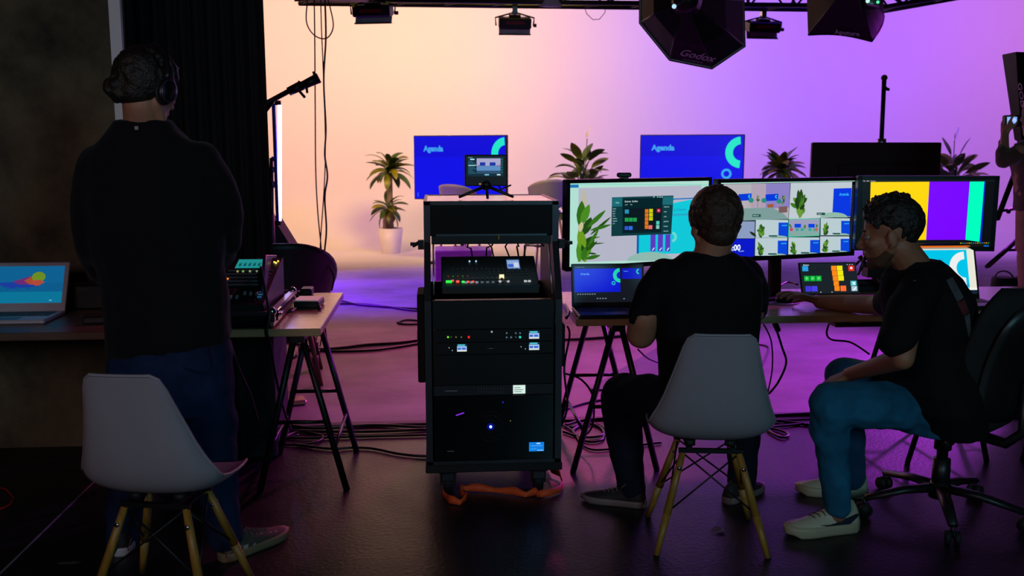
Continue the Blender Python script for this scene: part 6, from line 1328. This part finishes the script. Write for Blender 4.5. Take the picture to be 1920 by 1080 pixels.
shoe(p3, Z(1603, 992), Z(1484, 1003), 0, .30, WS, mat('cream_sole', '#a89c80', .5, noise=.06), mat('lace_brown', '#5a4a3c', .8), True, swoosh=mat('navy_emblem', '#141c30', .5))
shoe(p3, Z(1622, 930), Z(1535, 925), 0, .29, WS, mat('cream_sole', '#a89c80'), mat('lace_brown', '#5a4a3c'), True)
hb_ = hair_mb(L3, HAIR3, 12, 300, lambda q: (q.z > .045 or q.x < -.04) and not (q.x > .05 and q.z < .085) and q.z > .0 and not (abs(q.y) > .05 and q.z < .035 and q.x > -.035), .012, .028, .0085, 1.2, (.102, .080, .092), (-.014, 0, .046))
L3.ell(hb_, (-.018, 0, .056), (.100, .077, .082), HAIR3); L3.ell(hb_, (-.052, 0, .004), (.050, .058, .052), HAIR3)
r = random.Random(9)
for k in range(90):
    a = r.uniform(-.6, 1.1); y = r.uniform(-.06, .06); x = -.014 + .102 * math.sin(a); z = .05 + .092 * math.cos(a); q = L3.p(x, y, z); d = Vector((r.uniform(-1, 1), r.uniform(-1, 1), r.uniform(.1, 1))).normalized(); hb_.cap(q, q + d * .014, .0065, HAIR3, .005, 7)
organic('hair', hb_, .0045, 1, p3, HAIR3, sf=.4)
bd = MB(); L3.ell(bd, (.040, 0, -.086), (.050, .050, .034), HAIR3); L3.ell(bd, (.069, 0, -.100), (.024, .026, .02), HAIR3)
for s_ in (-1, 1): L3.cap(bd, (.012, s_ * .048, -.058), (.045, s_ * .036, -.088), .0222, HAIR3, .0225)
organic('beard', bd, .006, 3, p3, mat('stubble', '#54331f', .8, noise=.4, nscale=120, bump=.4, bscale=300)); eyes(p3, L3)
# ---------------------------------------------------------------- person with a camera at the right frame edge
L4 = Loc(P(1946, 214, 5.9), (-.5, .85, -.05), sc=1.0)
mb = MB(); head_skin(mb, L4, SKIN1); neck(mb, L4, P(1944, 262, 5.9), SKIN1)
mb.ringloft([ring(1950, 470, 5.9, 42, .12), ring(1948, 380, 5.9, 40, .10), ring(1945, 300, 5.9, 46, .1), ring(1942, 268, 5.9, 38, .07)], SKIN1)
mb.chain([B(1912, 283, 5.85, 12), B(1882, 302, 5.85, 10), B(1884, 250, 6.0, 7)], SKIN1); mb.chain([B(1975, 283, 5.9, 12), B(1985, 330, 5.9, 10), B(1925, 250, 6.05, 7)], SKIN1)
fingers(mb, P(1884, 252, 6.0), (.15, .15, 1), (.9, .3, 0), SKIN1, 1.0, thumb=-1, curl=(.5, .55, .6, .6)); fingers(mb, P(1925, 250, 6.05), (-.3, .1, 1), (-.9, .3, 0), SKIN1, 1.0, thumb=1, curl=(.5, .55, .6, .6))
mb.chain([B(1935, 480, 5.9, 26), B(1932, 600, 5.9, 18), B(1930, 690, 5.9, 12)], SKIN1); mb.chain([B(1968, 480, 5.9, 26), B(1970, 600, 5.9, 18), B(1970, 690, 5.9, 12)], SKIN1)
p4 = person('person in a brown jacket at the right frame edge, holding up a small camera', mb, SKIN1, .0075, Vector((P(1950, 600, 5.9).x, 5.9, .006)))
JK = cloth('brown_jacket', '#5a3a38', .3, 7, .3); mb = MB()
mb.ringloft([ring(1950, 395, 5.9, 44, .14), ring(1948, 350, 5.9, 42, .13), ring(1946, 305, 5.9, 48, .13), ring(1944, 280, 5.9, 44, .11), ring(1940, 262, 5.9, 26, .08)], JK)
mb.chain([B(1918, 282, 5.88, 17), B(1896, 296, 5.85, 15), B(1882, 302, 5.86, 14), B(1879, 288, 5.9, 12), B(1882, 268, 5.98, 9)], JK); mb.chain([B(1972, 285, 5.9, 17), B(1985, 330, 5.88, 14), B(1950, 290, 6.0, 11), B(1930, 262, 6.04, 9)], JK); organic('jacket', mb, .009, 3, p4, JK, .014, .08)
mb = MB(); mb.chain([B(1936, 420, 5.9, 26), B(1934, 540, 5.9, 18), B(1932, 676, 5.9, 13)], JEAN2); mb.chain([B(1966, 420, 5.9, 26), B(1968, 540, 5.9, 18), B(1970, 676, 5.9, 13)], JEAN2); organic('trousers', mb, .01, 3, p4, JEAN2)
for x in (1932, 1970): q = Z(x, 706); shoe(p4, q, q + Vector((-.1, .2, 0)), .006, .27, BRN, PSOLE, BRN)
hb_ = hair_mb(L4, HAIR1, 5, 160, lambda q: not (q.x > .04 and q.z < .07) and q.z > -.06, .02, .05, .012, .5); L4.ell(hb_, (-.02, 0, .04), (.104, .084, .098), HAIR1); organic('hair', hb_, .008, 2, p4, mat('rosy_brown_hair', '#8a5a50', .5, noise=.3, nscale=50)); eyes(p4, L4)
c = P(1898, 227, 6.02); t = thing('camera', 'small camera with a lit screen held up by the person at the right edge', 'camera', c)
mk('body', MB().box(c, (.12, .05, .075), BLKP, None, .008).cyl(c + Vector((.02, .02, 0)), c + Vector((.02, .09, 0)), .032, BLKP), t); s = Scr(P(1888, 219, 5.99), P(1907, 219, 5.99), P(1888, 233, 5.99)); s.rect(0, 0, 1, 1, '7aa8f0', 0).rect(.1, .2, .9, .75, 'b0c8ff', 1).rect(.45, .6, .6, 1, '3050a0', 2); s.build(t)
